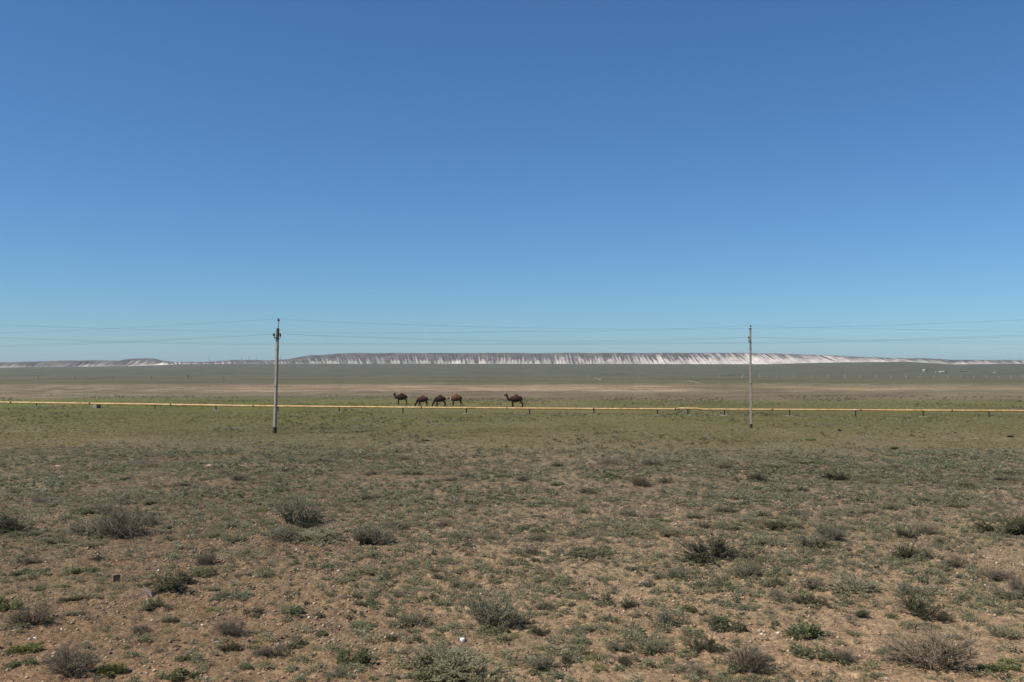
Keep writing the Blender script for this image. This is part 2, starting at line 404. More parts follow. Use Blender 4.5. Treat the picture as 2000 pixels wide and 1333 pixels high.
# ------------------------------------------------------------------ chalk escarpment
def build_escarpment():
    TX = [-700, -300, 0, 50, 150, 180, 230, 250, 270, 300, 325, 345, 400, 440, 460, 500, 530, 560, 590, 607, 625, 640, 665, 700, 750, 1470, 1500, 1550, 1600, 1680, 1750, 1800, 1830, 1850, 1860, 2000, 2300, 2700]
    TY = [706, 709, 708, 706.8, 704.3, 704.3, 705, 702, 700.5, 701, 706.2, 707.5, 707.5, 705, 703.3, 703.8, 704, 702.5, 697, 694.3, 694, 692.6, 690.8, 690, 689.8, 689.8, 690.5, 692.5, 694.5, 697, 700.2, 700.5, 702, 703, 704, 704, 703, 705]
    ncol, nrow = 3000, 46
    px = np.linspace(-700, 2700, ncol)
    ty = np.interp(px, TX, TY); ey = np.interp(px, EDGE_X, EDGE_Y)
    ty = ty + (vnoise(px / 9.0, px * 0, 2) - 0.5) * 0.5 + (vnoise(px / 37.0, px * 0, 4) - 0.5) * 0.7
    DB = 3420.0 + 160 * (fbm(px, px * 0, 420, 2, 21) - 0.5)
    sx = (px - 1000) / FPX
    zb = CAM_H + (HOR - ey) / FPX * DB - 4.0
    run0 = 85.0
    zt = CAM_H + (HOR - ty) / FPX * (DB + run0)
    H = zt - zb
    run = run0 * np.clip(H / 40.0, 0.35, 1.1)
    Xm = sx * DB
    t = np.concatenate([np.linspace(0, 1, nrow - 6), [1.05, 1.4, 3, 8, 14, 18]])
    V = np.zeros((nrow, ncol, 3)); dark_cover = np.zeros((nrow, ncol)); pale = np.zeros((nrow, ncol))
    # lean of the gullies along the face: straight in the middle, slanting down to +X at the east, to -X at the west
    lean = np.interp(px, [-700, 300, 330, 560, 600, 1000, 1250, 1400, 1560, 1700, 2000], [-0.55, -0.8, 0.1, 0.1, 0.30, 0.02, 0.30, 0.7, 1.2, 1.5, 0.5])
    amp = np.interp(px, [0, 300, 600, 800, 1500, 1600, 2000], [0.6, 0.7, 0.6, 1.0, 0.9, 0.55, 0.5])
    for r in range(nrow):
        tt = min(t[r], 1.0)
        s = Xm - lean * (1 - tt) * 60.0
        w = s + 9 * (fbm(s, np.full_like(s, tt * 1.3), 60, 2, 31) - 0.5) + 6 * (fbm(s, np.full_like(s, tt * 2.0), 23, 1, 33) - 0.5)
        g1 = (1 - np.abs(2 * vnoise(w / 8.5, np.full_like(s, tt * 0.8), 71) - 1)) ** 1.5
        g1 = 0.58 * g1 + 0.42 * (1 - np.abs(2 * ((w / 12.5) % 1.0) - 1))
        g2 = 0.5 * (1 - np.abs(2 * vnoise(w / 3.9, np.full_like(s, tt * 1.5), 73) - 1)) + 0.5 * (1 - np.abs(2 * ((w / 6.1 + 0.37) % 1.0) - 1))
        big = fbm(s, s * 0, 75, 2, 35) - 0.5
        gul = (g1 ** 0.8) * 8.0 + (g2 ** 0.9) * 3.0 * (1 - 0.5 * tt)
        env = np.sin(math.pi * min(max(tt, 0.02), 0.98)) ** 0.6
        if t[r] <= 1.0:
            fw = tt ** 1.12
            back = run * (0.78 * tt + 0.22 * tt ** 3)
            back = back + (gul - 4.5) * env * amp * 1.4 * np.clip(H / 38, 0.25, 1) * (0.55 + 0.9 * fbm(s, s * 0 + 3, 45, 2, 41)) + big * 34 * env * np.clip(H / 38, 0.2, 1)
            z = zb + H * (0.05 * tt + 0.95 * tt ** 0.92)
        else:
            back = run + (t[r] - 1) * 130.0
            z = zb + H - np.minimum((t[r] - 1) * 1.0, 40) * np.clip(H / 25, 0.2, 1) * (3.0 if t[r] > 7 else 0.35)
        V[r, :, 0] = sx * (DB + back) + (0 if t[r] > 1 else 1) * lean * 2.0
        V[r, :, 1] = DB + back
        V[r, :, 2] = z + (0.8 * (fbm(s, s * 0 + r * 0.7, 8, 2, 51) - 0.5) if t[r] <= 1.0 else 0)
        # dark cover: scrub on the crest, darker gully beds, thin below
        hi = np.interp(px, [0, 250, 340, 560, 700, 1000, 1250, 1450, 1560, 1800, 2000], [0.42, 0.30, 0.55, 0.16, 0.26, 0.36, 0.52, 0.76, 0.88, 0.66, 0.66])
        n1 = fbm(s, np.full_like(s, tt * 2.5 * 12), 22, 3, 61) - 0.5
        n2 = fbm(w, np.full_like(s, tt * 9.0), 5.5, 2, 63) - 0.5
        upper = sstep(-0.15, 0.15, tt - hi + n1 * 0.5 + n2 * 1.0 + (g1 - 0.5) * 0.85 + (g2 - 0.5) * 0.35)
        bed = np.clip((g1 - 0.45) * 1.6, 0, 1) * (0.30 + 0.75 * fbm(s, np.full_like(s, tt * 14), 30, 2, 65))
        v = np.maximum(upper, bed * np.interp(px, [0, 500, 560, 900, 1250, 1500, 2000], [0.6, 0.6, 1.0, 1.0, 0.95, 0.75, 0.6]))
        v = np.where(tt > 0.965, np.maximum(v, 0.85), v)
        dark_cover[r] = np.clip(v, 0, 1)
        pale[r] = np.clip(np.interp(px, [0, 240, 300, 350, 560, 900, 1250, 1450, 1600, 1800, 1860, 2000], [0.15, 0.25, 0.7, 0.75, 0.35, 0.42, 0.60, 1.0, 1.0, 0.8, 0.65, 0.6]) + 0.5 * (0.35 - tt) + 1.2 * (fbm(s, s * 0 + tt * 4, 40, 3, 81) - 0.5), 0, 1)
    i = np.arange(nrow - 1)[:, None] * ncol; j = np.arange(ncol - 1)[None, :]
    F = np.stack([i + j, i + j + 1, i + ncol + j + 1, i + ncol + j], -1).reshape(-1, 4)
    m, n, l, p = mat('chalk_and_scrub')
    a = n.new('ShaderNodeAttribute'); a.attribute_name = 'dark_cover'
    pl_ = n.new('ShaderNodeAttribute'); pl_.attribute_name = 'pale'
    tc = n.new('ShaderNodeTexCoord')
    nz = noise_n(n, l, tc.outputs['Object'], 0.03, 5, 0.65)
    ch = ramp_n(n, l, nz.outputs[0], [(0.36, (0.40, 0.33, 0.275)), (0.50, (0.58, 0.52, 0.45)), (0.64, (0.70, 0.655, 0.58))])
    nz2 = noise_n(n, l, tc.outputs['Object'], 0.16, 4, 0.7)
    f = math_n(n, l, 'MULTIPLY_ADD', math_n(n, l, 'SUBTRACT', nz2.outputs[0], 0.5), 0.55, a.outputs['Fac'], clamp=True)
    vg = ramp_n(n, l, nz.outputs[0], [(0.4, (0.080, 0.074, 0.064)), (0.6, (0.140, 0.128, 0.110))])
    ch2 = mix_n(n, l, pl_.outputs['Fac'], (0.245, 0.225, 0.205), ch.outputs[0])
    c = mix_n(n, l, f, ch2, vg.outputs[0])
    l.new(c, p.inputs['Base Color']); p.inputs['Roughness'].default_value = 0.95; p.inputs['Specular IOR Level'].default_value = 0.1
    o = link('hills', np_mesh('hills', V.reshape(-1, 3), F, smooth=True, attrs={'dark_cover': ('POINT', dark_cover.ravel()), 'pale': ('POINT', pale.ravel())}), m)
    tag(o, 'long flat topped chalk escarpment with white gullied face on the horizon', kind='structure')
build_escarpment()

# ------------------------------------------------------------------ power poles and wires
CONC_G = simple('grey_concrete', (0.25, 0.228, 0.18), (0.36, 0.328, 0.27), 5, 0.9, bump=0.15, stretch=(3, 3, 0.6))
CONC_T = simple('tan_concrete', (0.26, 0.228, 0.188), (0.36, 0.320, 0.27), 5, 0.9, bump=0.15, stretch=(3, 3, 0.6))
TAR = simple('bitumen', (0.018, 0.015, 0.014), (0.045, 0.036, 0.032), 9, 0.7)
RUST = simple('rusty_steel', (0.06, 0.034, 0.024), (0.13, 0.075, 0.048), 14, 0.75)
STEEL = simple('dark_steel', (0.02, 0.018, 0.017), (0.05, 0.042, 0.038), 14, 0.6)
GLAZE = simple('dark_glazed_porcelain', (0.012, 0.009, 0.008), (0.025, 0.018, 0.015), 8, 0.2, spec=0.6)
GLINTW = simple('white_glint', (0.62, 0.62, 0.60), (0.75, 0.75, 0.73), 8, 0.25, spec=0.5)  # plain white standing in for glints on the insulators
WIRE = simple('weathered_aluminium', (0.14, 0.15, 0.16), (0.20, 0.21, 0.22), 2, 0.5, metal=0.3)

def insulator(parent, base, white_band=True, s=1.0):
    x, y, z = base
    m = MB()
    prof = [(0.018, 0), (0.018, 0.07), (0.055, 0.075), (0.085, 0.10), (0.060, 0.125), (0.050, 0.14), (0.080, 0.16), (0.070, 0.185), (0.045, 0.20), (0.052, 0.225), (0.035, 0.25)]
    m.loft([[(x + s * r * math.cos(k * math.pi / 6), y + s * r * math.sin(k * math.pi / 6), z + s * h) for k in range(12)] for r, h in prof])
    o = m.build('insulator', GLAZE, parent, smooth=True)
    b = MB()
    b.loft([[(x + s * r * math.cos(k * math.pi / 6), y + s * r * math.sin(k * math.pi / 6), z + s * h) for k in range(12)] for r, h in [(0.034, -0.035), (0.05, -0.03), (0.05, 0.058), (0.03, 0.064)]])
    b.build('glint_ring', GLINTW, o, smooth=True)  # glints on the dark glaze, put in as a white ring
    return Vector((x, y, z + s * 0.215))

def power_pole(base, height, wbot, wtop, rz, lean_x, conc, arm_ang, arm_half, arm_z, band, label, top_rod, ins=1.1):
    t = empty('power_pole', base, 0)
    t.rotation_euler = (0, lean_x, 0)
    tag(t, label, 'power pole', 'concrete power poles')
    def ring(h, w, d=None):
        d = d or w * 0.86
        c = 0.16 * w
        pts = [(-w/2 + c, -d/2), (w/2 - c, -d/2), (w/2, -d/2 + c), (w/2, d/2 - c), (w/2 - c, d/2), (-w/2 + c, d/2), (-w/2, d/2 - c), (-w/2, -d/2 + c)]
        return [(p[0] * math.cos(rz) - p[1] * math.sin(rz), p[0] * math.sin(rz) + p[1] * math.cos(rz), h) for p in pts]
    W = lambda h: wbot + (wtop - wbot) * h / height
    m = MB(); m.loft([ring(h, W(h)) for h in (-0.4, band, height * 0.35, height * 0.7, height)]); m.build('shaft', conc, t)
    b = MB(); b.loft([ring(-0.4, W(0) + 0.012), ring(band * 0.8, W(0) + 0.012), ring(band, W(0) + 0.009)]); b.build('tar_band', TAR, t)
    for hh in (height * 0.44, height * 0.79):
        k = MB(); k.loft([ring(hh, W(hh) + 0.014), ring(hh + 0.05, W(hh) + 0.014)]); k.build('clamp_band', RUST, t)
    tops = []
    r = MB()
    # steel cap hugging the head of the shaft, and the rod that carries the top insulator
    r.loft([ring(height - (1.0 if top_rod > 0.5 else 0.12), W(height) + 0.02), ring(height - 0.02, W(height) + 0.02)])
    r.tube([(0.02, 0, height - 0.9), (0.03, 0, height + top_rod)], 0.028, 8)
    if top_rod < 0.5:
        r.tube([(-0.12, 0, height - 0.08), (0.12, 0, height - 0.06)], 0.03, 6)
    r.build('pin_rod', RUST, t)
    tops.append(insulator(t, (0.03, 0, height + top_rod), True, ins))
    c, s = math.cos(arm_ang), math.sin(arm_ang)
    a = MB()
    o_ = (-s * (W(arm_z) / 2 + 0.04), c * (W(arm_z) / 2 + 0.04))
    q = lambda u, dz: (c * u - o_[0], s * u - o_[1], arm_z + dz)
    a.tube([q(-arm_half, 0), q(arm_half, -0.02)], 0.035, 4)
    a.tube([q(-arm_half * 0.8, 0), q(0, -0.35)], 0.018, 4); a.tube([q(arm_half * 0.8, 0), q(0, -0.35)], 0.018, 4)
    a.build('crossarm', STEEL, t)
    for u in (-1, 1):
        e = q(u * arm_half * 0.95, 0)
        tops.append(insulator(t, (e[0], e[1], e[2] + 0.03), True, ins))
    bpy.context.view_layer.update()
    return t, [t.matrix_world @ p for p in tops]

pL = at(536.5, 846.5); pL.z = float(ground_z(pL.x, pL.y))
pR = at(1467.2, 836.5); pR.z = float(ground_z(pR.x, pR.y))
sL = pL.y / FPX; sR = pR.y / FPX
poleL, topL = power_pole(pL, 205 * sL, 6.6 * sL, 5.0 * sL, R(-33), R(1.75), CONC_G, R(-10), 6.6 * sL, 186 * sL, 12 * sL,
    'grey leaning concrete power pole with short wide crossarm, nearest the camels on the left', 11 * sL, 1.5)
poleR, topR = power_pole(pR, 195 * sR, 4.7 * sR, 3.9 * sR, R(-12), R(-0.55), CONC_T, R(-108), 6.5 * sR, 172.5 * sR, 8 * sR,
    'tan upright concrete power pole standing before the white cliff', 1.0 * sR, 1.05)

def wire(name, pts, label, group, rad=0.0055):
    m = MB(); m.tube(pts, rad, 6)
    o = m.build(name, WIRE, None, smooth=True)
    tag(o, label, 'wire', group)
def spline(ctrl, n=14):
    """smooth curve through 3-D points (Catmull-Rom)"""
    P = [Vector(c) for c in ctrl]; P = [2 * P[0] - P[1]] + P + [2 * P[-1] - P[-2]]
    out = []
    for i in range(1, len(P) - 2):
        for k in range(n):
            t = k / n
            out.append(0.5 * ((2 * P[i]) + (P[i+1] - P[i-1]) * t + (2*P[i-1] - 5*P[i] + 4*P[i+1] - P[i+2]) * t*t + (3*P[i] - P[i-1] - 3*P[i+1] + P[i+2]) * t**3))
    out.append(P[-2]); return out
def ray_pt(px, py, y): return ((px - 1000) / FPX * y, y, CAM_H + (HOR - py) / FPX * y)

# the poles of the near line that stand outside the picture carry the ends of its wires
eL = Vector((pL.x - 84, pL.y - 4, 0)); eR = Vector((pR.x + 62, pR.y + 6, 0))
eL.z = float(ground_z(eL.x, eL.y)) - 0.3; eR.z = float(ground_z(eR.x, eR.y))
_, topE = power_pole(eL, 8.6, 0.28, 0.21, R(10), 0, CONC_G, R(-60), 0.35, 7.7, 0.5, 'grey concrete power pole at the far end of the wires beyond the frame', 0.45)
_, topF = power_pole(eR, 9.4, 0.25, 0.19, R(10), 0, CONC_T, R(80), 0.35, 8.4, 0.5, 'tan concrete power pole next along the line beyond the frame', 0.3)
mid_rows = [[(700, 631.2), (1004, 640.2), (1250, 642.8), (1380, 640.5)], [(700, 657.8), (1000, 666.0), (1250, 664.5), (1380, 661.0)], [(700, 659.5), (1000, 668.2), (1250, 667.5), (1380, 664.0)]]
lft_rows = [[(250, 640.5), (0, 650.7), (-350, 660)], [(250, 667.0), (0, 675.0), (-350, 683)], [(250, 669.2), (0, 678.0), (-350, 686)]]
rgt_rows = [[(1590, 640.2), (2000, 647.6), (2250, 649)], [(1700, 664.5), (2000, 668.2), (2250, 669)], [(1700, 668.0), (2000, 673.0), (2250, 674)]]
nm = ['topmost wire', 'upper side wire', 'lower side wire']
for k in range(3):
    dep = lambda px: pL.y + (pR.y - pL.y) * (px - 537) / 930.0
    pts = [topE[k]] + [ray_pt(a, b, pL.y - 3 * (537 - a) / 900) for a, b in lft_rows[k][::-1]] + [topL[k]]
    wire('power_line_wire', spline(pts), nm[k] + ' running left from the leaning grey pole', 'wires of the pole line')
    pts = [topL[k]] + [ray_pt(a, b, dep(a)) for a, b in mid_rows[k]] + [topR[k]]
    wire('power_line_wire', spline(pts), nm[k] + ' spanning between the two concrete poles', 'wires of the pole line')
    pts = [topR[k]] + [ray_pt(a, b, pR.y + 4 * (a - 1467) / 900) for a, b in rgt_rows[k]] + [topF[k]]
    wire('power_line_wire', spline(pts), nm[k] + ' running right from the tan pole', 'wires of the pole line')
# second line, nearer the railway, its poles outside the picture
YL2 = 62.0
l2 = [[(-420, 614), (-200, 625), (0, 635), (225, 642.5), (500, 649), (720, 650.6), (1000, 648.4), (1250, 645.6), (1465, 641.6), (1600, 639.4), (1800, 633.2), (2000, 625), (2250, 613)],
      [(-420, 640), (-200, 650), (0, 658.8), (225, 667), (500, 670.7), (750, 671.3), (1000, 671.0), (1250, 670.4), (1465, 669.0), (1700, 664.6), (2000, 654.5), (2250, 643)],
      [(-420, 642), (-200, 652), (0, 660.5), (225, 669.0), (500, 673.4), (750, 674.2), (1000, 673.3), (1250, 672.4), (1465, 671.2), (1700, 667.0), (2000, 657.2), (2250, 645)]]
for k in range(3):
    pts = [ray_pt(a, b, YL2 + (k - 1) * 0.5) for a, b in l2[k]]
    wire('power_line_wire', spline(pts), ['highest', 'middle', 'lowest'][k] + ' wire of the second line crossing unsupported in front of both poles', 'wires of the second line', 0.0045)
for px in (-420, 2250):
    b = Vector(ray_pt(px, 700, YL2)); b.z = float(ground_z(b.x, b.y))
    hz = ray_pt(px, l2[0][0 if px < 0 else -1][1], YL2)[2] - b.z
    az = ray_pt(px, l2[1][0 if px < 0 else -1][1], YL2)[2] - b.z
    power_pole(b, hz - 0.5, 0.27, 0.2, R(5), 0, CONC_G, R(88), 0.5, az - 0.25, 0.45, ('western' if px < 0 else 'eastern') + ' concrete pole of the second line beyond the frame', 0.26)

# ------------------------------------------------------------------ gas pipeline
def pipe_material():
    m, n, l, p = mat('faded_yellow_paint')
    tc = n.new('ShaderNodeTexCoord')
    nz = noise_n(n, l, tc.outputs['Object'], 1.3, 5, 0.65)
    c = ramp_n(n, l, nz.outputs[0], [(0.28, (0.28, 0.14, 0.06)), (0.40, (0.52, 0.30, 0.11)), (0.55, (0.66, 0.43, 0.19)), (0.70, (0.72, 0.52, 0.28))])
    nz2 = noise_n(n, l, tc.outputs['Object'], 0.5, 3, 0.5)
    f = ramp_n(n, l, nz2.outputs[0], [(0.60, 0.0), (0.66, 0.7)])
    l.new(mix_n(n, l, f.outputs[0], c.outputs[0], (0.58, 0.33, 0.15)), p.inputs['Base Color'])
    p.inputs['Roughness'].default_value = 0.55
    return m
PIPE = pipe_material()
PX = [-500, -250, 0, 71, 175, 302, 422, 543, 662, 787, 911, 1034, 1160, 1284, 1415, 1542, 1671, 1803, 1931, 2000, 2250, 2500]
PT = [776, 781, 786.2, 787.0, 788.6, 790.2, 792.2, 793.8, 795.0, 796.2, 797.2, 798.1, 799.0, 799.5, 800.3, 800.8, 801.4, 802.1, 802.7, 803.0, 804, 805]
def pipe_pt(px):
    row = np.interp(px, PX, PT)
    d = CAM_H - 0.72
    y = FPX * d / (row - HOR)
    x = (px - 1000) / FPX * y
    return Vector((x, y, 0.72))
pipe_root = empty('gas_pipeline', pipe_pt(1034) * 1.0)
pipe_root.location.z = 0
PO = pipe_root.location.copy()
tag(pipe_root, 'long faded yellow gas pipeline raised on short steel posts across the steppe', 'pipeline')
seq = [pipe_pt(p) - PO for p in list(range(-500, 1320, 40)) + [1318]]
up = Vector((0, 0, 0.10))
seq += [pipe_pt(1321) - PO, pipe_pt(1324) - PO + up, pipe_pt(1343) - PO + up, pipe_pt(1361) - PO + up, pipe_pt(1373) - PO]
seq += [pipe_pt(p) - PO for p in range(1400, 2501, 40)]
pm = MB(); pm.tube(seq, 0.112, 12); pm.build('pipe', PIPE, pipe_root, smooth=True)
PALE = simple('pale_concrete_pad', (0.36, 0.34, 0.28), (0.48, 0.45, 0.38), 5, 0.9)
post_xs = [-430, -300, -170, -48, 71.5, 302.5, 422, 543, 662.5, 787, 911, 1034.5, 1160, 1284, 1343.5, 1415, 1542, 1671, 1803, 1931.5, 2065, 2200, 2340]
for k, px in enumerate(post_xs):
    q = pipe_pt(px) - PO
    gz = float(ground_z(q.x + PO.x, q.y + PO.y))
    hi = 0.62 + (0.10 if 1322 < px < 1363 else 0)
    m = MB()
    m.tube([(q.x, q.y, gz - 0.2), (q.x, q.y, hi)], 0.075, 8)
    m.box((q.x - 0.12, q.y - 0.10, hi - 0.03), (q.x + 0.12, q.y + 0.10, hi))
    post = m.build('support_post', STEEL, pipe_root)
    if k % 2 == 0 or px in (1415, 1284):
        b = MB(); b.box((q.x - 0.42, q.y - 0.28, gz - 0.1), (q.x + 0.38, q.y + 0.26, gz + 0.05)); b.build('footing', PALE, post)
for px in (20, 174, 333, 494, 822, 989, 1158, 1318, 1507, 1680, 1858):
    q = pipe_pt(px) - PO; q2 = pipe_pt(px + 2.2) - PO
    m = MB(); m.tube([q, q2], 0.14, 12); m.build('joint_collar', RUST, pipe_root, smooth=True)
cb = at(190, 798)
cb.z = float(ground_z(cb.x, cb.y))
m = MB(); m.box((-0.62, -0.3, -0.1), (0.02, 0.3, 0.36)); m.box((-0.5, -0.2, 0.36), (-0.1, 0.2, 0.44))
blk = empty('concrete_block', (pipe_pt(190).x, pipe_pt(190).y, cb.z)); tag(blk, 'pale concrete block with a dark steel end plate under the yellow pipe', 'block')
m.build('block', PALE, blk)
m = MB(); m.box((0.022, -0.32, -0.1), (0.34, 0.32, 0.46)); m.tube([(0.1, 0, 0.46), (0.1, 0, 0.52)], 0.06, 8); m.build('end_plate', STEEL, blk)

# ------------------------------------------------------------------ camels
def ring_xz(x, zc, hh, hw, n=14, tilt=0):
    return [(x, hw * math.cos(2 * math.pi * k / n), zc + hh * math.sin(2 * math.pi * k / n)) for k in range(n)]
def camel_mesh(neck, head, legs, hump_top=1.90):
    m = MB()
    m.loft([ring_xz(-0.86, 1.25, 0.14, 0.12), ring_xz(-0.78, 1.24, 0.28, 0.22), ring_xz(-0.58, 1.24, 0.40, 0.31), ring_xz(-0.28, 1.21, 0.49, 0.38), ring_xz(0.0, 1.20, 0.50, 0.40),
            ring_xz(0.32, 1.23, 0.46, 0.37), ring_xz(0.56, 1.28, 0.38, 0.33), ring_xz(0.74, 1.25, 0.31, 0.28), ring_xz(0.87, 1.20, 0.19, 0.17)])
    n = 14
    m.loft([[(cx + rx * math.cos(2 * math.pi * k / n), ry * math.sin(2 * math.pi * k / n), z) for k in range(n)] for z, cx, rx, ry in
            ((1.30, 0.04, 0.74, 0.36), (1.50, 0.05, 0.58, 0.33), (1.62, 0.04, 0.44, 0.28), (1.73, 0.02, 0.31, 0.22), (hump_top - 0.08, 0.0, 0.20, 0.15), (hump_top - 0.02, 0.0, 0.11, 0.08), (hump_top, -0.02, 0.05, 0.04))])
    m.tube([p[:3] for p in neck], [p[3] for p in neck], 12)
    m.tube([p[:3] for p in head], [p[3] for p in head], 12)
    hx, hy, hz, hr = head[0]
    for s in (-1, 1):     # ears, brow
        m.tube([(hx + 0.03, s * 0.07, hz + hr * 0.7), (hx + 0.06, s * 0.11, hz + hr + 0.06)], [0.035, 0.015], 6)
    for pts in legs:
        m.tube([p[:3] for p in pts], [p[3] for p in pts], 10)
    m.tube([(0.84, 0, 1.36), (0.93, 0.01, 1.15), (0.95, 0.02, 0.92), (0.94, 0.02, 0.74)], [0.05, 0.035, 0.03, 0.045], 8)
    tmp = bpy.data.objects.new('tmp', m.mesh('tmp')); COL.objects.link(tmp)
    rm = tmp.modifiers.new('r', 'REMESH'); rm.mode = 'VOXEL'; rm.voxel_size = 0.026
    sm = tmp.modifiers.new('s', 'SMOOTH'); sm.factor = 0.5; sm.iterations = 3
    dg = bpy.context.evaluated_depsgraph_get()
    me = bpy.data.meshes.new_from_object(tmp.evaluated_get(dg))
    bpy.data.objects.remove(tmp)
    me.polygons.foreach_set('use_smooth', np.ones(len(me.polygons), dtype=bool))
    return me
def legset(f1, f2, r1, r2):
    """fore and hind leg chains; the four numbers swing each foot forward (-) or back (+)"""
    L = []
    for s, d in ((-1, f1), (1, f2)):
        y = 0.19 * s
        L.append([(-0.53, y * 0.9, 1.12, 0.17), (-0.54 + d * 0.2, y, 0.86, 0.12), (-0.53 + d * 0.5, y, 0.54, 0.088), (-0.52 + d * 0.9, y, 0.30, 0.066), (-0.52 + d, y, 0.11, 0.064), (-0.57 + d, y, 0.045, 0.085), (-0.61 + d, y, 0.03, 0.06)])
    for s, d in ((-1, r1), (1, r2)):
        y = 0.17 * s
        L.append([(0.60, y * 0.9, 1.22, 0.22), (0.56 + d * 0.15, y, 0.94, 0.15), (0.65 + d * 0.4, y, 0.72, 0.10), (0.78 + d * 0.7, y, 0.54, 0.084), (0.77 + d * 0.9, y, 0.30, 0.064), (0.75 + d, y, 0.11, 0.062), (0.71 + d, y, 0.045, 0.08), (0.67 + d, y, 0.03, 0.055)])
    return L
NECK_UP = [(-0.58, 0, 1.30, 0.31), (-0.84, 0, 1.14, 0.24), (-1.02, 0, 1.10, 0.195), (-1.17, 0, 1.22, 0.16), (-1.27, 0, 1.44, 0.142), (-1.32, 0, 1.64, 0.13), (-1.34, 0, 1.76, 0.12)]
HEAD_UP = [(-1.29, 0, 1.81, 0.135), (-1.40, 0, 1.82, 0.155), (-1.54, 0, 1.76, 0.13), (-1.66, 0, 1.70, 0.11), (-1.73, 0, 1.67, 0.07)]
NECK_TK = [(-0.56, 0, 1.30, 0.31), (-0.78, 0, 1.14, 0.24), (-0.92, 0, 1.10, 0.20), (-1.02, 0, 1.24, 0.165), (-1.07, 0, 1.44, 0.148), (-1.08, 0, 1.62, 0.135), (-1.07, 0, 1.74, 0.125)]
HEAD_TK = [(-1.03, 0, 1.79, 0.14), (-1.13, 0, 1.79, 0.158), (-1.24, 0, 1.70, 0.135), (-1.33, 0, 1.60, 0.11), (-1.37, 0, 1.54, 0.07)]
NECK_DN = [(-0.56, 0, 1.30, 0.31), (-0.77, 0, 1.08, 0.25), (-0.95, 0, 0.82, 0.20), (-1.09, 0, 0.58, 0.165), (-1.18, 0, 0.41, 0.14)]
HEAD_DN = [(-1.18, 0, 0.41, 0.14), (-1.24, 0, 0.31, 0.16), (-1.29, 0, 0.19, 0.135), (-1.32, 0, 0.10, 0.09)]
NECK_LO = [(-0.58, 0, 1.28, 0.31), (-0.78, 0, 1.07, 0.24), (-0.92, 0, 0.99, 0.19), (-1.02, 0, 1.06, 0.16), (-1.09, 0, 1.17, 0.135)]
HEAD_LO = [(-1.06, 0, 1.23, 0.135), (-1.17, 0, 1.24, 0.15), (-1.31, 0, 1.16, 0.125), (-1.42, 0, 1.09, 0.09)]
def camel_mat(name, wool, lit_wool2, leg, throat=None):
    m, n, l, p = mat(name)
    tc = n.new('ShaderNodeTexCoord'); sp = n.new('ShaderNodeSeparateXYZ'); l.new(tc.outputs['Object'], sp.inputs[0])
    nz = noise_n(n, l, tc.outputs['Object'], 7, 5, 0.7)
    c = ramp_n(n, l, nz.outputs[0], [(0.35, wool), (0.65, lit_wool2)]).outputs[0]
    # light from above put into the coat: redder lit top, darker legs, neck, haunches
    a = math_n(n, l, 'MULTIPLY_ADD', math_n(n, l, 'SUBTRACT', nz.outputs[0], 0.5), 0.35, sp.outputs[2])
    f1 = n.new('ShaderNodeMapRange'); f1.inputs[1].default_value = 0.78; f1.inputs[2].default_value = 1.35; l.new(a, f1.inputs[0])
    b = math_n(n, l, 'ABSOLUTE', math_n(n, l, 'ADD', sp.outputs[0], 0.08))
    f2 = n.new('ShaderNodeMapRange'); f2.inputs[1].default_value = 0.95; f2.inputs[2].default_value = 0.45; l.new(b, f2.inputs[0])
    c = mix_n(n, l, math_n(n, l, 'MULTIPLY', f1.outputs[0], f2.outputs[0]), leg, c)
    if throat:
        f3 = n.new('ShaderNodeMapRange'); f3.inputs[1].default_value = 0.16; f3.inputs[2].default_value = 0.10
        dx = math_n(n, l, 'ABSOLUTE', math_n(n, l, 'ADD', sp.outputs[0], 0.97)); l.new(dx, f3.inputs[0])
        c = mix_n(n, l, f3.outputs[0], c, throat)
    l.new(c, p.inputs['Base Color']); p.inputs['Roughness'].default_value = 0.9; p.inputs['Specular IOR Level'].default_value = 0.15
    b_ = n.new('ShaderNodeBump'); b_.inputs['Strength'].default_value = 0.6; b_.inputs['Distance'].default_value = 0.03
    l.new(nz.outputs[0], b_.inputs['Height']); l.new(b_.outputs[0], p.inputs['Normal'])
    return m
CAM_DK = camel_mat('dark_brown_coat', (0.040, 0.018, 0.011), (0.066, 0.029, 0.017), (0.028, 0.018, 0.014))
CAM_BR = camel_mat('brown_coat', (0.058, 0.027, 0.014), (0.090, 0.043, 0.023), (0.027, 0.017, 0.012))
CAM_BK = camel_mat('black_brown_coat', (0.038, 0.021, 0.013), (0.060, 0.033, 0.020), (0.026, 0.017, 0.014))
CAM_RD = camel_mat('reddish_coat', (0.105, 0.048, 0.024), (0.150, 0.070, 0.036), (0.055, 0.034, 0.026), (0.36, 0.29, 0.25))
CAM_MX = camel_mat('dark_coat_with_rust_flank', (0.054, 0.024, 0.014), (0.095, 0.046, 0.031), (0.024, 0.015, 0.013))
HEADTAN = simple('tan_muzzle', (0.12, 0.09, 0.06), (0.18, 0.14, 0.10), 8)
def camel(px, py, hump_px, me, m, rz, label):
    b = at(px, py); b.z = float(ground_z(b.x, b.y))
    o = link('camel', me, m)
    o.location = b
    s = hump_px * b.y / FPX / 1.90
    o.scale = (s, s, s); o.rotation_euler = (0, 0, rz)
    tag(o, label, 'camel', 'camels grazing behind the pipeline')
camel(784.5, 790.6, 22.6, camel_mesh(NECK_TK, HEAD_TK, legset(-0.02, 0.08, 0.0, 0.08)), CAM_DK, R(8), 'dark brown camel standing with raised head at the left end of the herd')
camel(825.5, 794.4, 22.2, camel_mesh(NECK_DN, HEAD_DN, legset(-0.04, 0.16, -0.14, 0.1), 1.86), CAM_BR, R(-4), 'mid brown camel grazing, just right of the raised headed camel')
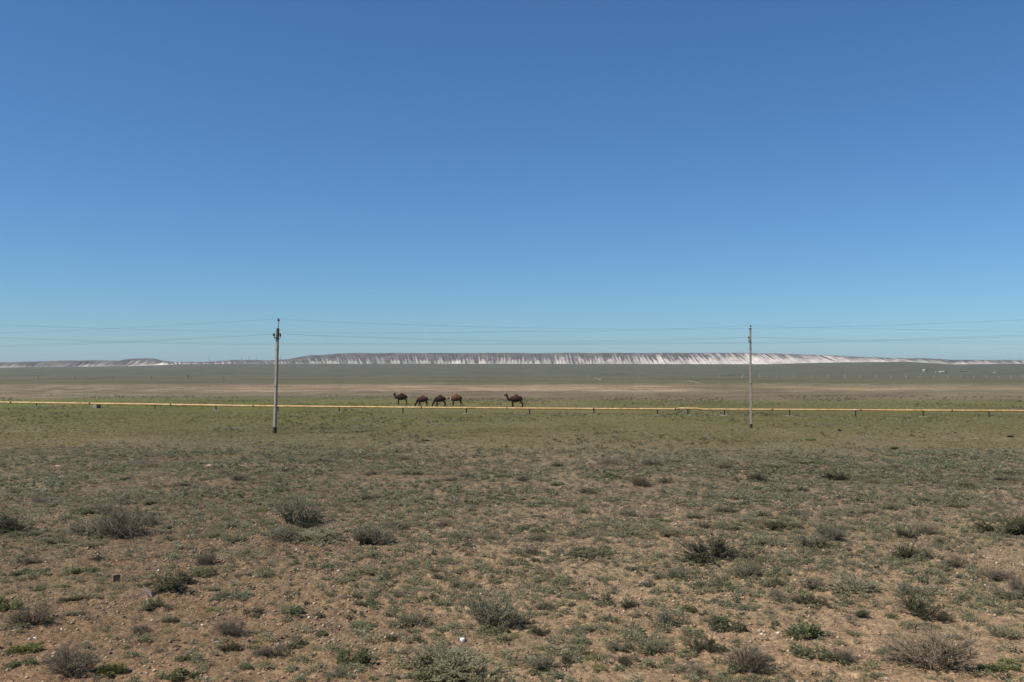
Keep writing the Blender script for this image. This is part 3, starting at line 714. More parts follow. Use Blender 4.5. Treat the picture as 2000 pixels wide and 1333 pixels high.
camel(859.5, 794.4, 22.7, camel_mesh(NECK_DN, HEAD_DN, legset(0.0, 0.14, -0.04, 0.12), 1.94), CAM_BK, R(3), 'blackish camel grazing in the middle of the herd, darkest of all')
camel(891.5, 793.0, 23.2, camel_mesh(NECK_LO, HEAD_LO, legset(-0.02, 0.02, -0.1, 0.12)), CAM_RD, R(-6), 'reddish brown camel with pale throat and neck held low')
camel(1008.0, 795.6, 25.3, camel_mesh(NECK_UP, HEAD_UP, legset(-0.06, 0.12, 0.14, 0.24), 1.93), CAM_MX, R(2), 'lone camel with rusty flank and raised head apart from the others')

# ------------------------------------------------------------------ far posts, masts, sheds, track
POSTC = simple('pale_post_concrete', (0.30, 0.285, 0.25), (0.40, 0.38, 0.34), 3, 0.9)
POSTD = simple('dark_post_timber', (0.05, 0.045, 0.04), (0.09, 0.08, 0.07), 3, 0.9)
def scaled_box_post(name, px, py, hpx, wpx, mm, lean=0.0, stay=0.0):
    b = at(px, py); s = b.y / FPX
    m = MB()
    w = wpx * s / 2; h = hpx * s
    m.loft([[(-w, -w, -0.5), (w, -w, -0.5), (w, w, -0.5), (-w, w, -0.5)], [(-w * 0.8 + lean * s, -w * 0.8, h), (w * 0.8 + lean * s, -w * 0.8, h), (w * 0.8 + lean * s, w * 0.8, h), (-w * 0.8 + lean * s, w * 0.8, h)]])
    m.box((-w * 1.5 + lean * s, -w * 3, h * 0.90), (w * 1.5 + lean * s, w * 3, h * 0.93))
    if stay:
        m.tube([(0, 0.05, h * 0.98), (stay * s, 0.4, -0.3)], w * 0.7, 6)
    return m.build(name, mm, None, b)
pale = [(1044.5, 7.5), (1097.5, 7.5), (1150, 7.5), (1200, 7), (1250, 6), (1302, 6), (1355, 6.5), (1404, 7), (1484, 8), (1516, 8.5), (1551, 8.5), (1585, 8), (1617.5, 7.5), (1650, 7.5), (1680.5, 7), (1711, 7.5), (1740.5, 7), (1769.5, 6.5), (1797, 6.5), (1824.5, 7), (1851.5, 6.5), (1877, 6), (1902.5, 6.5), (1926.5, 6.5), (1950.5, 6), (1974, 6), (1997, 6.5)]
for i, (px, h) in enumerate(pale):
    o = scaled_box_post('fence_post', px, 739.4 - 0.8 * (px - 1044) / 950, h, 0.9, POSTC)
    tag(o, 'pale concrete post in the far row across the green plain', 'post', 'pale posts across the plain')
o = scaled_box_post('fence_post', 1447.5, 739.0, 7.5, 1.3, POSTC, lean=5.0)
tag(o, 'pale post tilting sharply to the right, just left of the tan pole', 'post', 'pale posts across the plain')
for px in (75, 147.5, 222, 296, 437):
    o = scaled_box_post('timber_post', px, 741.0, 7.0, 0.5, POSTD)
    tag(o, 'thin dark timber post standing far off on the left plain', 'post', 'dark posts on the left plain')
o = scaled_box_post('timber_post', 366.5, 740.8, 7.8, 0.7, POSTD, stay=6.5)
tag(o, 'dark timber post braced by a slanting stay on the left plain', 'post', 'dark posts on the left plain')

# masts on the ridge
MAST = simple('grey_mast_steel', (0.16, 0.16, 0.17), (0.22, 0.22, 0.23), 1)
def mast(px, ytop, ybase, label):
    y = 3560.0
    b = Vector(ray_pt(px, ybase + 1.5, y)); s = y / FPX
    h = (ybase + 1.5 - ytop) * s; w = 1.1
    m = MB()
    for sx in (-1, 1):
        for sy in (-1, 1):
            m.tube([(sx * w, sy * w, 0), (sx * 0.15, sy * 0.15, h)], 0.10, 4)
    nb = 7
    for k in range(nb):
        z0 = h * k / nb; z1 = h * (k + 1) / nb; a0 = w * (1 - k / nb) + 0.1; a1 = w * (1 - (k + 1) / nb) + 0.1
        for sy in (-1, 1):
            m.tube([(-a0, sy * a0, z0), (a1, sy * a1, z1)], 0.08, 4); m.tube([(a0, sy * a0, z0), (-a1, sy * a1, z1)], 0.08, 4)
    m.tube([(-2.2, 0, h * 0.86), (2.2, 0, h * 0.86)], 0.12, 4)
    o = m.build('pylon', MAST, None, b)
    tag(o, label, 'pylon', 'pylons on the left ridge')
mast(409, 695.5, 707, 'faint lattice pylon standing alone on the low ridge left of the others')
mast(472, 695, 703.5, 'faint lattice pylon on the ridge top, left one of the close pair')
mast(487, 695.5, 703.5, 'faint lattice pylon on the ridge top, right one of the close pair')
mast(501, 696, 703.8, 'faint lattice pylon on the ridge nearest the leaning grey pole on its left')
mast(547, 696, 703, 'faint lattice pylon on the ridge just right of the leaning grey pole')

# sheds on the far right plain
WWALL = simple('whitewashed_wall', (0.42, 0.41, 0.39), (0.52, 0.51, 0.48), 0.6, 0.9)
ROOFD = simple('dark_sheet_roof', (0.030, 0.032, 0.032), (0.06, 0.06, 0.06), 0.6, 0.7)
ROOFG = simple('grey_slate_roof', (0.16, 0.16, 0.15), (0.24, 0.235, 0.22), 0.6, 0.8)
def shed(px0, px1, py, hpx, depth, wall, roof, label, ridge='x', rz=0.0, doors=1):
    b = at((px0 + px1) / 2, py); s = b.y / FPX
    L = (px1 - px0) * s; h = hpx * s * 0.7; rh = hpx * s * 0.3
    t = empty('shed', b, rz); tag(t, label, 'building', 'sheds of the far farmstead')
    hx, hy = L / 2, depth / 2
    m = MB()
    if ridge == 'x':
        m.add([(-hx, -hy, -0.5), (hx, -hy, -0.5), (hx, hy, -0.5), (-hx, hy, -0.5), (-hx, -hy, h), (hx, -hy, h), (hx, hy, h), (-hx, hy, h), (-hx, 0, h + rh), (hx, 0, h + rh)],
              [(0, 1, 5, 4), (2, 3, 7, 6), (1, 2, 6, 9, 5), (3, 0, 4, 8, 7), (3, 2, 1, 0)])
        r = MB()
        for sg in (-1, 1):
            r.add([(-hx - 0.3, sg * (hy + 0.3), h - 0.1), (hx + 0.3, sg * (hy + 0.3), h - 0.1), (hx + 0.3, 0, h + rh + 0.08), (-hx - 0.3, 0, h + rh + 0.08),
                   (-hx - 0.3, sg * (hy + 0.3), h + 0.05), (hx + 0.3, sg * (hy + 0.3), h + 0.05), (hx + 0.3, 0, h + rh + 0.23), (-hx - 0.3, 0, h + rh + 0.23)],
                  [(0, 1, 2, 3), (4, 5, 6, 7), (0, 1, 5, 4), (1, 2, 6, 5), (2, 3, 7, 6), (3, 0, 4, 7)])
    else:
        m.add([(-hx, -hy, -0.5), (hx, -hy, -0.5), (hx, hy, -0.5), (-hx, hy, -0.5), (-hx, -hy, h), (hx, -hy, h), (hx, hy, h), (-hx, hy, h), (0, -hy, h + rh), (0, hy, h + rh)],
              [(0, 1, 5, 8, 4), (2, 3, 7, 9, 6), (1, 2, 6, 5), (3, 0, 4, 7), (3, 2, 1, 0)])
        r = MB()
        for sg in (-1, 1):
            r.add([(sg * (hx + 0.3), -hy - 0.3, h - 0.1), (sg * (hx + 0.3), hy + 0.3, h - 0.1), (0, hy + 0.3, h + rh + 0.08), (0, -hy - 0.3, h + rh + 0.08),
                   (sg * (hx + 0.3), -hy - 0.3, h + 0.05), (sg * (hx + 0.3), hy + 0.3, h + 0.05), (0, hy + 0.3, h + rh + 0.23), (0, -hy - 0.3, h + rh + 0.23)],
                  [(0, 1, 2, 3), (4, 5, 6, 7), (0, 1, 5, 4), (1, 2, 6, 5), (2, 3, 7, 6), (3, 0, 4, 7)])
    m.build('wall', wall, t); r.build('roof', roof, t)
    for k in range(doors):
        d = MB(); xx = -hx + L * (k + 0.5) / doors
        d.box((xx - 0.45, -hy - 0.06, 0), (xx + 0.45, -hy + 0.04, min(2.0, h * 0.75)))
        d.build('door', ROOFD, t)
DW = simple('dark_mud_wall', (0.04, 0.04, 0.04), (0.07, 0.068, 0.064), 0.6)
shed(1804, 1807.2, 725.4, 3.2, 8, WWALL, WWALL, 'small white gabled shed beside a dark lean-to, left of the far sheds', 'y')
shed(1807.4, 1811, 725.4, 2.4, 6, DW, ROOFD, 'dark lean-to against the small white gabled shed')
shed(1827, 1834, 727.8, 1.7, 4, WWALL, ROOFG, 'low white shed left of the long white barn', doors=3)
shed(1835.5, 1843.5, 728.0, 2.5, 7, WWALL, WWALL, 'long white barn, brightest of the far sheds', doors=2)
shed(1843.8, 1847.5, 728.0, 2.2, 6, DW, ROOFD, 'dark shed against the right end of the white barn')
shed(1877, 1885, 726.6, 1.7, 6, DW, ROOFG, 'grey roofed low shed alone to the right of the white barn', doors=2)
shed(1941, 1944, 729.0, 1.6, 4, WWALL, WWALL, 'tiny white hut, last of the far sheds towards the right edge')

TRACK = simple('pale_track_earth', (0.36, 0.28, 0.19), (0.46, 0.37, 0.27), 0.2)
def strip(name, pts, width, mm, lift=0.06, label=None):
    P = [at(a, b) for a, b in pts]
    m = MB(); vs = []; fs = []
    for i, p in enumerate(P):
        w = width * (0.7 + 0.6 * random.Random(i).random())
        for s in (-1, 1):
            q = Vector((p.x, p.y + s * w, 0)); q.z = float(ground_z(q.x, q.y, False)) + lift
            vs.append(q)
        if i: fs.append((2*i-2, 2*i-1, 2*i+1, 2*i))
    m.add(vs, fs)
    o = m.build(name, mm); tag(o, label, kind='structure')
strip('path', [(1330, 743.6), (1340, 744.6), (1352, 746.3), (1362, 747.8), (1373, 749.2)], 4.0, TRACK, label='pale dirt track climbing across the far green plain')
rng = random.Random(5)
CHALK = simple('chalk_stone', (0.55, 0.52, 0.46), (0.68, 0.65, 0.60), 3, 0.9)

def rock_mesh(name, seed, n1=7, n2=5, sq=0.6, jag=0.25):
    r = random.Random(seed); m = MB(); rings = []
    for i in range(1, n2):
        th = math.pi * i / n2; rr = math.sin(th)
        rings.append([(rr * math.cos(2 * math.pi * j / n1) * (1 + r.uniform(-jag, jag)), rr * math.sin(2 * math.pi * j / n1) * (1 + r.uniform(-jag, jag)), -math.cos(th) * sq * (1 + r.uniform(-jag, jag) * 0.5)) for j in range(n1)])
    m.loft(rings); return m.mesh(name)
for px, py, w in ((1162, 738.6, 4), (1168, 740.8, 5), (1172, 741.6, 4)):
    b = at(px, py); o = link('boulder', rock_mesh('boulder', int(px)), CHALK, None, b); s = w * b.y / FPX / 2
    o.scale = (s, s * 0.8, s * 0.5); tag(o, 'pale boulder in the small heap on the plain right of the lone camel', 'boulder', 'pale boulders on the plain')

# ------------------------------------------------------------------ plants
def leaf_quads(base, dirs, length, width, rs):
    """rhombic leaves: base (n,3), unit dirs (n,3)"""
    n = len(base)
    rnd = rs.normal(size=(n, 3)); side = np.cross(dirs, rnd); side /= np.linalg.norm(side, axis=1, keepdims=True) + 1e-9
    L = length[:, None]; Wd = width[:, None]
    bend = np.cross(side, dirs) * (L * rs.uniform(-0.15, 0.15, (n, 1)))
    mid = base + dirs * L * 0.5 + bend
    V = np.stack([base, mid + side * Wd * 0.5, base + dirs * L, mid - side * Wd * 0.5], 1).reshape(-1, 3)
    F = np.arange(4 * n).reshape(-1, 4)
    return V, F
def unit(v): return v / (np.linalg.norm(v, axis=1, keepdims=True) + 1e-9)

def shrub_proto(kind, seed, dens=1.0):
    """a shrub about 1 wide and 1 high: returns (stems mesh, foliage mesh)"""
    rs = np.random.RandomState(seed)
    stems = MB(); LB, LD, LL, LW = [], [], [], []
    ncl = {'grey': 9, 'dry': 7, 'dark': 8}[kind]
    nst = {'grey': 9, 'dry': 13, 'dark': 9}[kind]
    for c in range(ncl):
        ca = rs.uniform(0, 2 * math.pi); cr = 0.16 * math.sqrt(rs.rand())
        croot = np.array([cr * math.cos(ca), cr * math.sin(ca), -0.02])
        spread = rs.uniform(0.12, 0.95); aim = np.array([math.cos(ca) * spread, math.sin(ca) * spread, rs.uniform(0.55, 1.15)])
        ch = rs.uniform(0.50, 1.0) if kind != 'dry' else rs.uniform(0.6, 1.05)
        if aim[2] < 0.75: ch *= 0.85
        for s_ in range(nst):
            d = unit((aim + rs.normal(size=3) * 0.28)[None])[0]; d[2] = abs(d[2]) + 0.1
            hl = ch * rs.uniform(0.6, 1.0); 
            horiz = math.hypot(d[0], d[1])
            hl = min(hl, 0.5 / max(horiz, 0.25) * rs.uniform(0.8, 1.15))
            p0 = croot + rs.normal(size=3) * [0.03, 0.03, 0]
            p1 = p0 + d * hl * 0.5; d2 = unit((d + rs.normal(size=3) * 0.22 + [0, 0, 0.12])[None])[0]
            p2 = p1 + d2 * hl * 0.5
            w = 0.010 if kind != 'dry' else 0.0085
            stems.tube([p0, p1, p2], [w, w * 0.7, w * 0.35], 4)
            ntw = 9 if kind == 'dry' else 3
            for t_ in range(ntw):
                f = rs.uniform(0.25, 1.0); q = p0 + (p1 - p0) * (f * 2) if f < 0.5 else p1 + (p2 - p1) * (f * 2 - 1)
                td = unit((d2 + rs.normal(size=3) * (0.6 if kind == 'dry' else 0.55))[None])[0]; tl = rs.uniform(0.10, 0.26) * (1.25 if kind == 'dry' else 0.9)
                if q[2] + td[2] * tl < 0.01: td[2] = abs(td[2])
                stems.tube([q, q + td * tl], [w * 0.5, w * 0.22], 3)
                nl = {'grey': 18, 'dry': 6, 'dark': 20}[kind]
                for _ in range(int(nl * dens)):
                    g = rs.uniform(0.1, 1.05); LB.append(q + td * tl * g + rs.normal(size=3) * 0.008); LD.append(td + rs.normal(size=3) * 0.6 + [0, 0, 0.15])
                    LL.append(rs.uniform(0.025, 0.060) * (0.8 if kind == 'dry' else 1.0)); LW.append(rs.uniform(0.008, 0.017) * (0.6 if kind == 'dry' else 1.15))
            nm = {'grey': 32, 'dry': 8, 'dark': 28}[kind]
            for _ in range(int(nm * dens)):
                f = rs.uniform(0.3, 1.0); q = p0 + (p1 - p0) * (f * 2) if f < 0.5 else p1 + (p2 - p1) * (f * 2 - 1)
                LB.append(q + rs.normal(size=3) * 0.012); LD.append(d2 * 0.6 + rs.normal(size=3) * 0.7); LL.append(rs.uniform(0.03, 0.065)); LW.append(rs.uniform(0.009, 0.019))
    LB = np.array(LB); LB[:, 2] = np.maximum(LB[:, 2], 0.005)
    V, F = leaf_quads(LB, unit(np.array(LD)), np.array(LL), np.array(LW), rs)
    V[:, 2] = np.maximum(V[:, 2], -0.01)
    var = np.clip(rs.normal(0.45, 0.25, len(F)), 0, 1)
    fol = np_mesh('foliage', V, F, attrs={'var': ('FACE', var)})
    fol.materials.append(LEAF[kind])
    sm = stems.mesh('stems'); sm.materials.append(STEM[kind])
    return sm, fol
def tuft_arrays(kind, seed, n=420, lw=1.0):
    """a low cushion about 1 wide and 1 high (scaled later): leaves or blades from a few crowns"""
    rs = np.random.RandomState(seed)
    k = rs.randint(3, 7) if n > 60 else rs.randint(1, 4)
    cen = rs.uniform(-0.32, 0.32, (k, 2)) * (0.72 if 60 < n < 200 else 1.0); ch = rs.uniform(0.45, 1.0, k); cr = rs.uniform(0.12, 0.24, k)
    w = rs.randint(0, k, n)
    a = rs.uniform(0, 2 * math.pi, n); r = np.sqrt(rs.rand(n))
    base = np.zeros((n, 3)); base[:, 0] = cen[w, 0] + np.cos(a) * r * cr[w]; base[:, 1] = cen[w, 1] + np.sin(a) * r * cr[w]
    if kind == 'olive':
        base[:, :2] = cen[w] + np.stack([np.cos(a), np.sin(a)], 1) * (r * cr[w] * 0.7)[:, None]
        dirs = unit(np.stack([np.cos(a) * r * 0.9, np.sin(a) * r * 0.9, rs.uniform(0.5, 1.3, n)], 1) + rs.normal(size=(n, 3)) * 0.15)
        ln = ch[w] * rs.uniform(0.5, 1.0, n); wd = np.full(n, 0.05) * rs.uniform(0.6, 1.3, n) * lw
    else:
        hz = ch[w] * np.sqrt(np.maximum(0, 1 - (r * 0.95) ** 2)); base[:, 2] = hz * rs.uniform(0.15, 0.92, n)
        dirs = unit(np.stack([np.cos(a) * r, np.sin(a) * r, rs.uniform(0.2, 1.0, n)], 1) + rs.normal(size=(n, 3)) * 0.45)
        if kind in ('green', 'bright'): dirs = unit(dirs + [0, 0, 0.7])
        ln = rs.uniform(0.09, 0.20, n) * (1.8 if n < 60 else 1.0 if n < 600 else 0.62) * (1.25 if kind in ('green', 'bright') else 1); wd = ln * rs.uniform(0.25, 0.42, n) * lw
    V, F = leaf_quads(base, dirs, ln, wd, rs)
    V[:, 2] = np.maximum(V[:, 2], -0.02)
    return V, np.clip(rs.normal(0.45, 0.25, n), 0, 1)
def tuft_proto(kind, seed, n=420):
    V, var = tuft_arrays(kind, seed, n)
    me = np_mesh(kind + '_tuft', V, np.arange(len(V)).reshape(-1, 4), attrs={'var': ('FACE', var)})
    me.materials.append(LEAF[kind])
    return me

# kind, photo column of its middle, photo row of its foot, width, height; landmarks carry a label and a short name
PLANTS = [
('K',27,1042,78,36,'dark bushy shrub cut by the left edge, beside the purple brown bush','the dark bush at the left edge'),
('D',235,1052,104,52,'wide purple brown twiggy bush with a dark heart on the left','the purple brown bush'),
('G',583,1029,72,58,'tall grey shrub with open top below the leaning pole','the tall grey shrub below the leaning pole'),
('G',720,1068,80,42,'broad grey green shrub just right of the tall grey shrub','the broad shrub right of centre left'),
('K',1396,1105,98,52,'large dark grey shrub on tan soil below the tan pole','the large dark shrub below the tan pole'),
('K',1960,1048,88,50,'dense dark green shrub, darkest of all, touching the right edge','the dense dark shrub at the right edge'),
('G',961,1237,84,80,'tall dark grey shrub, highest on the near soil, behind the white stone','the tall shrub behind the white stone'),
('G',893,1338,160,54,'broad grey shrub at the bottom edge in front of the white stone','the broad shrub before the white stone'),
('D',1828,1321,135,78,'largest brown twiggy shrub near the bottom right corner','the largest twiggy shrub'),
('D',144,1328,98,62,'brown twiggy shrub near the bottom left corner beside a bright green tuft','the twiggy shrub at the bottom left'),
('K',355,1157,84,40,'olive dark shrub hiding part of the half buried ring','the olive shrub by the ring'),
('K',1809,1215,74,54,'dark upright shrub leaning right above the largest twiggy shrub','the dark shrub above the largest twiggy one'),
('G',1670,1169,108,37,'long low grey shrub, widest cushion on the tan soil at the right','the long low grey cushion'),
('K',1485,942,46,17,'round dark green shrub alone on the far edge of the bare soil','the round dark shrub below the tan pole'),
('D',64,1231,76,46,'mauve twiggy shrub with a black foot at the left edge','the mauve shrub at the left edge'),
('V',1564,1251,84,34,'spreading green shrub with a dark right side on tan soil','the spreading green plant'),
('V',1578,1294,78,24,'bright green grassy plant in front of the spreading green one','the bright grassy plant'),
('D',1462,1321,74,56,'brown twiggy shrub at the bottom between two green plants','the twiggy shrub at the bottom'),
('V',1139,1090,120,15,'low wide patch of fresh green herbs in the middle of the soil','the wide green patch'),
('B',1868,996,34,9,'vivid green flat tuft, brightest plant on the right','the vivid green tuft'),
('B',218,1328,58,28,'bright green leafy tuft at the foot of the bottom left shrub','the bright tuft at the bottom left'),
('G',1614,1058,54,34,'upright grey shrub with a darker twin in front of it','the upright grey pair'),
('K',1630,940,44,20,'dark grey shrub far back between dry grasses','the far dark grey shrub'),
('G',807,1228,54,36,'grey shrub upper of a pair left of the tall one','the grey pair left of the tall shrub'),
('V',697,1305,60,44,'tall green leafy plant cut low at the bottom, left of the broad shrub','the leafy plant left of the broad shrub'),
('G',1306,1230,54,34,'dark grey sloping shrub, largest between the tall shrub and the tan slope','the sloping shrub in the middle right'),
('G',1960,1176,58,28,'dark grey flat shrub near the right edge beside a dry one','the flat shrub near the right edge'),
('D',456,1247,62,34,'pale grey wispy shrub with a dark green tuft in front','the wispy pale shrub'),
('K',442,1276,50,20,'round dark green tuft in front of the wispy pale shrub','the round tuft before the wispy shrub'),
('G',1462,1133,58,32,'grey shrub sloping down to a darker cushion on its right','the sloping grey shrub'),
('G',1280,1281,64,34,'grey green shrub of dense leaves, lower right of the sloping one','the dense grey green shrub'),
('K',1154,966,32,13,'small dark spiky shrub in the centre of the steppe','the spiky shrub in the centre'),
('D',1246,952,40,23,'dry brown upright shrub with a thin crown, right of centre','the upright dry shrub'),
('K',1502,1038,52,20,'dark purple grey shrub sprawling on tan soil','the purple grey sprawl'),
('S',1223,1049,52,20,'pale sage cushion, greenest in its row right of centre','the pale sage cushion'),
('K',308,1197,54,24,'dark green leafy shrub below the wedge stone','the dark shrub below the wedge stone'),
('K',137,1179,50,16,'flat dark green cushion on bare reddish gravel','the flat cushion on gravel'),
('K',1376,1281,52,36,'dark purple shrub with a black shadow side near the bottom','the dark purple shrub'),
('G',1779,1169,58,28,'grey shrub directly above the dark upright one','the grey shrub above the dark upright one'),
('S',1139,1004,30,20,'blue green sage tuft of two lobes, palest in the centre','the blue green tuft'),
('G',1584,1156,50,26,'grey green mound shaped shrub left of the long cushion','the mound shaped shrub'),
('S',452,1177,74,22,'wide sage cushion right of the half buried ring','the wide sage cushion'),
('G',1055,1315,64,36,'grey shrub with a green fringe near the bottom centre','the fringed grey shrub'),
('V',1413,1242,68,32,'green grey plant with ragged top above the dark purple shrub','the ragged green plant'),
('K',1766,1096,46,30,'dark compact shrub paired with a grey one to its right','the dark compact shrub'),
]
def more(k, s):
    for t in s.split(';'):
        PLANTS.append((k, *[float(v) for v in t.split()]))
more('G','171 1050 72 30;556 1061 56 32;620 1061 92 26;415 1054 36 18;456 1061 36 20;435 930 36 14;399 940 22 10;30 964 32 10;301 987 42 12;375 1044 32 11;110 1064 42 12;174 1071 42 12;774 1038 52 18;901 1058 46 18;961 1056 28 12;925 984 36 12;1062 942 26 10;804 929 42 12;714 979 26 15;762 967 22 9;1233 1011 36 14;1310 1051 46 18;821 1028 24 9;1193 981 42 11')
more('G','1525 960 28 14;1502 916 24 14;1733 998 32 18;1812 982 42 12;1644 1010 72 14;1696 1005 32 10;1995 1044 44 34;1356 1015 42 16;1482 1011 42 12;1459 1025 36 14;1538 1034 42 18;1581 1077 52 34;1505 1071 72 20;1802 1093 44 26;1934 1021 32 10;1663 1026 24 8;1616 1040 30 12;523 1130 32 14;657 1330 48 24;1008 1225 60 30;851 1318 72 56;1119 1244 44 18;1152 1236 38 16;1213 1276 42 22;1065 1196 42 22;1327 1134 46 26;770 1228 42 16;1347 1248 38 22;1957 1251 52 28;864 1134 32 14;787 1170 36 14;945 1117 38 12;1670 1248 32 16;784 1114 26 12;854 1102 38 12')
more('D','288 1031 48 28;218 1004 62 16;459 1034 36 12;469 940 36 13;291 915 52 10;1270 912 36 13;1186 909 48 14;1017 942 28 12;911 934 18 11;884 941 26 9;724 929 26 10;791 900 30 10;1055 1014 30 9;1276 1014 34 12;1146 1054 56 11;864 1031 22 14;1703 947 32 12;1416 916 30 14;1749 916 26 9;1376 1034 24 14;1802 1048 52 22;1835 1064 26 14;54 1105 38 16;405 1107 38 26;533 1288 56 24;1000 1105 26 11;1028 1087 52 16;1993 1169 46 40;1944 1136 62 20;1525 1179 52 20;1538 1197 30 13;1644 1298 46 30;1360 1328 64 26;275 1240 38 18;1868 1113 42 26;1316 905 40 9;1085 912 34 9;640 905 40 8;1890 925 36 10;1960 940 44 9;350 952 34 9;90 985 50 12')
more('K','597 1034 36 18;362 984 20 7;955 974 18 6;1303 944 38 10;1568 962 24 6;1640 843 9 6;1974 855 12 7;1772 1054 38 22;198 1097 42 9;281 1149 36 11;492 1206 38 16;1059 1244 36 20;1105 1301 32 20;1216 1305 38 22;1226 1192 38 20;1172 1182 52 14;1505 1149 48 18;1578 1186 62 20;1670 1209 40 15;1597 1248 26 22;1842 1219 52 16;848 1174 20 13;1890 955 30 8;1040 905 24 6;240 940 26 8')
more('S','760 1066 36 10;851 1066 32 12;1055 1058 46 14;1683 982 32 13;1416 1005 46 18;1551 1011 46 18;1422 1038 46 14;1700 1034 24 10;1832 1021 30 9;154 1204 36 14;335 1217 34 18;570 1204 46 30;650 1114 52 16;911 1152 52 18;1089 1145 42 18;1270 1148 30 14;710 1232 52 26;744 1142 32 14;1396 1149 52 18;1449 1197 42 18;1805 1232 52 15;1396 1182 38 13;1881 1133 38 12;807 1137 30 9;898 1171 32 12;1122 1170 56 12;1263 1188 42 10;1176 1138 42 14;1290 1134 32 16;1554 1106 46 18;1696 1325 52 16;1908 1194 22 9;1861 1251 28 14;1126 1266 42 14;774 1199 24 12;1233 1117 24 12;476 1127 40 10;570 1164 28 12;680 1139 28 10;620 1210 24 12;415 1157 36 12')
more('V','167 1007 42 16;496 1043 24 8;221 924 30 9;620 927 28 10;50 1051 52 16;916 1071 30 12;1028 1034 36 12;1191 936 42 10;1092 951 28 10;983 934 28 10;683 1004 20 7;1300 1021 32 9;1752 947 22 8;1885 952 38 10;1571 907 52 8;1584 861 22 6;1650 1039 32 9;1703 1077 24 11;38 1125 38 14;157 1123 52 18;87 1120 28 10;104 1154 46 14;67 1160 22 8;10 1200 48 34;402 1130 42 20;415 1199 36 10;496 1268 42 12;586 1271 46 14;626 1244 34 14;40 1308 52 22;261 1291 46 12;362 1294 38 16;476 1311 36 14;570 1107 28 10;603 1323 42 10;972 1241 52 18;1065 1323 42 14;1166 1315 32 14;1152 1290 46 14;975 1142 22 10;1052 1104 38 11;754 1254 36 13;826 1258 26 12;864 1244 42 12;720 1186 34 13;871 1186 20 9;1432 1159 38 14;1736 1210 28 12;1720 1278 52 14;1967 1314 62 30;1931 1323 52 22;1891 1215 20 7;1502 1298 32 14;1350 1199 30 18;560 990 30 8;1500 985 30 8')
more('B','549 964 28 10;509 1003 26 8;1055 1043 20 10;837 977 18 6;1538 914 20 6;1756 879 38 6;1048 977 24 6;54 1278 62 22;362 1332 62 22;851 1338 64 30;829 863 24 5')

KIND = {'G': ('grey', 'wormwood_shrub', 'shrub', 'grey green', 'grey wormwood shrubs on the near soil'),
        'D': ('dry', 'dry_shrub', 'shrub', 'dry brown twiggy', 'dry twiggy shrubs on the near soil'),
        'K': ('dark', 'dark_shrub', 'shrub', 'dark green', 'dark shrubs on the near soil'),
        'S': ('sage', 'sage_tuft', 'tuft', 'pale sage', 'sage tufts on the near soil'),
        'V': ('green', 'herb_tuft', 'tuft', 'green leafy', 'green tufts on the near soil'),
        'B': ('bright', 'bright_tuft', 'tuft', 'bright green', 'bright green tufts on the steppe')}
PROTO = {}
for k, (mk, nm_, noun, colr, grp) in KIND.items():
    if noun == 'shrub':
        PROTO[k] = [shrub_proto(mk, 11 + 7 * i + ord(k)) for i in range(4)]
    else:
        PROTO[k] = [tuft_proto(mk, 31 + 5 * i + ord(k), 1300) for i in range(5)]
LAND = [(p[1], p[2], p[6]) for p in PLANTS if len(p) > 5] + [(537, 847, 'the leaning grey pole'), (1467, 837, 'the tan pole'), (228, 1131, 'the wooden stump'), (408, 905, 'the pale burrow mound')]
def relation(x, y):
    best = min(LAND, key=lambda q: math.hypot((q[0] - x) / 1.6, q[1] - y))
    dx, dy = x - best[0], y - best[1]
    far = math.hypot(dx / 1.6, dy)
    near = 'just ' if far < 26 else ''
    if abs(dx) > 2.4 * abs(dy): r = 'left of' if dx < 0 else 'right of'
    elif abs(dx) < 0.5 * abs(dy): r = 'behind' if dy < 0 else 'in front of'
    else: r = ('behind' if dy < 0 else 'in front of') + (' and left of' if dx < 0 else ' and right of')
    if r.startswith('in front of and'): r = r.replace('in front of and', 'in front and')
    return near + r + ' ' + best[2]
prs = random.Random(3)
USED = set()
for rec in PLANTS:
    k, px, py, w, h = rec[:5]
    mk, nm_, noun, colr, grp = KIND[k]
    b0 = at(px, min(py, 1345)); s = b0.y / FPX
    th = CAM_H / b0.y
    b = at(px, py - 0.40 * w * th); b.z = float(ground_z(b.x, b.y, False)) - 0.01
    s = b.y / FPX
    W = w * s * (1.08 if k == 'D' else 1.16); Hh = max((h * 1.2 - 0.32 * w * th) * s, 0.5 * h * s, 0.06)
    rz = prs.uniform(0, 6.283)
    if len(rec) > 5:
        lab = rec[5]
    else:
        size = 'tiny' if W < 0.30 else 'small' if W < 0.5 else 'broad' if W > 0.8 else 'medium'
        shape = 'upright ' if Hh / W > 0.5 else 'flat ' if Hh / W < 0.2 else ''
        rel = relation(px, py)
        lab = None
        for v in (f'{size} {colr} {noun} {rel}', f'{size} {shape}{colr} {noun} {rel}', f'{size} {shape}{colr} {noun} farther {rel}' if not rel.startswith('just') else None, f'{size} {shape}{colr} {noun} ragged {rel}'):
            if v and v not in USED: lab = v; break
        lab = ' '.join((lab or v).split()[:16])
    USED.add(lab)
    if noun == 'shrub':
        o = empty(nm_, b, rz)
        sm, fo = prs.choice(PROTO[k])
        link('stems', sm, None, o); link('foliage', fo, None, o)
        o.scale = (W * prs.uniform(0.94, 1.12), W * prs.uniform(0.85, 1.15), Hh / 0.92)
        o.rotation_euler = (prs.uniform(-0.14, 0.14), prs.uniform(-0.14, 0.14), rz)
    else:
        o = link(nm_, prs.choice(PROTO[k]), None, None, b)
        o.rotation_euler = (0, 0, rz); o.scale = (W * 1.05, W * 1.05, Hh)
    tag(o, lab, noun, grp)

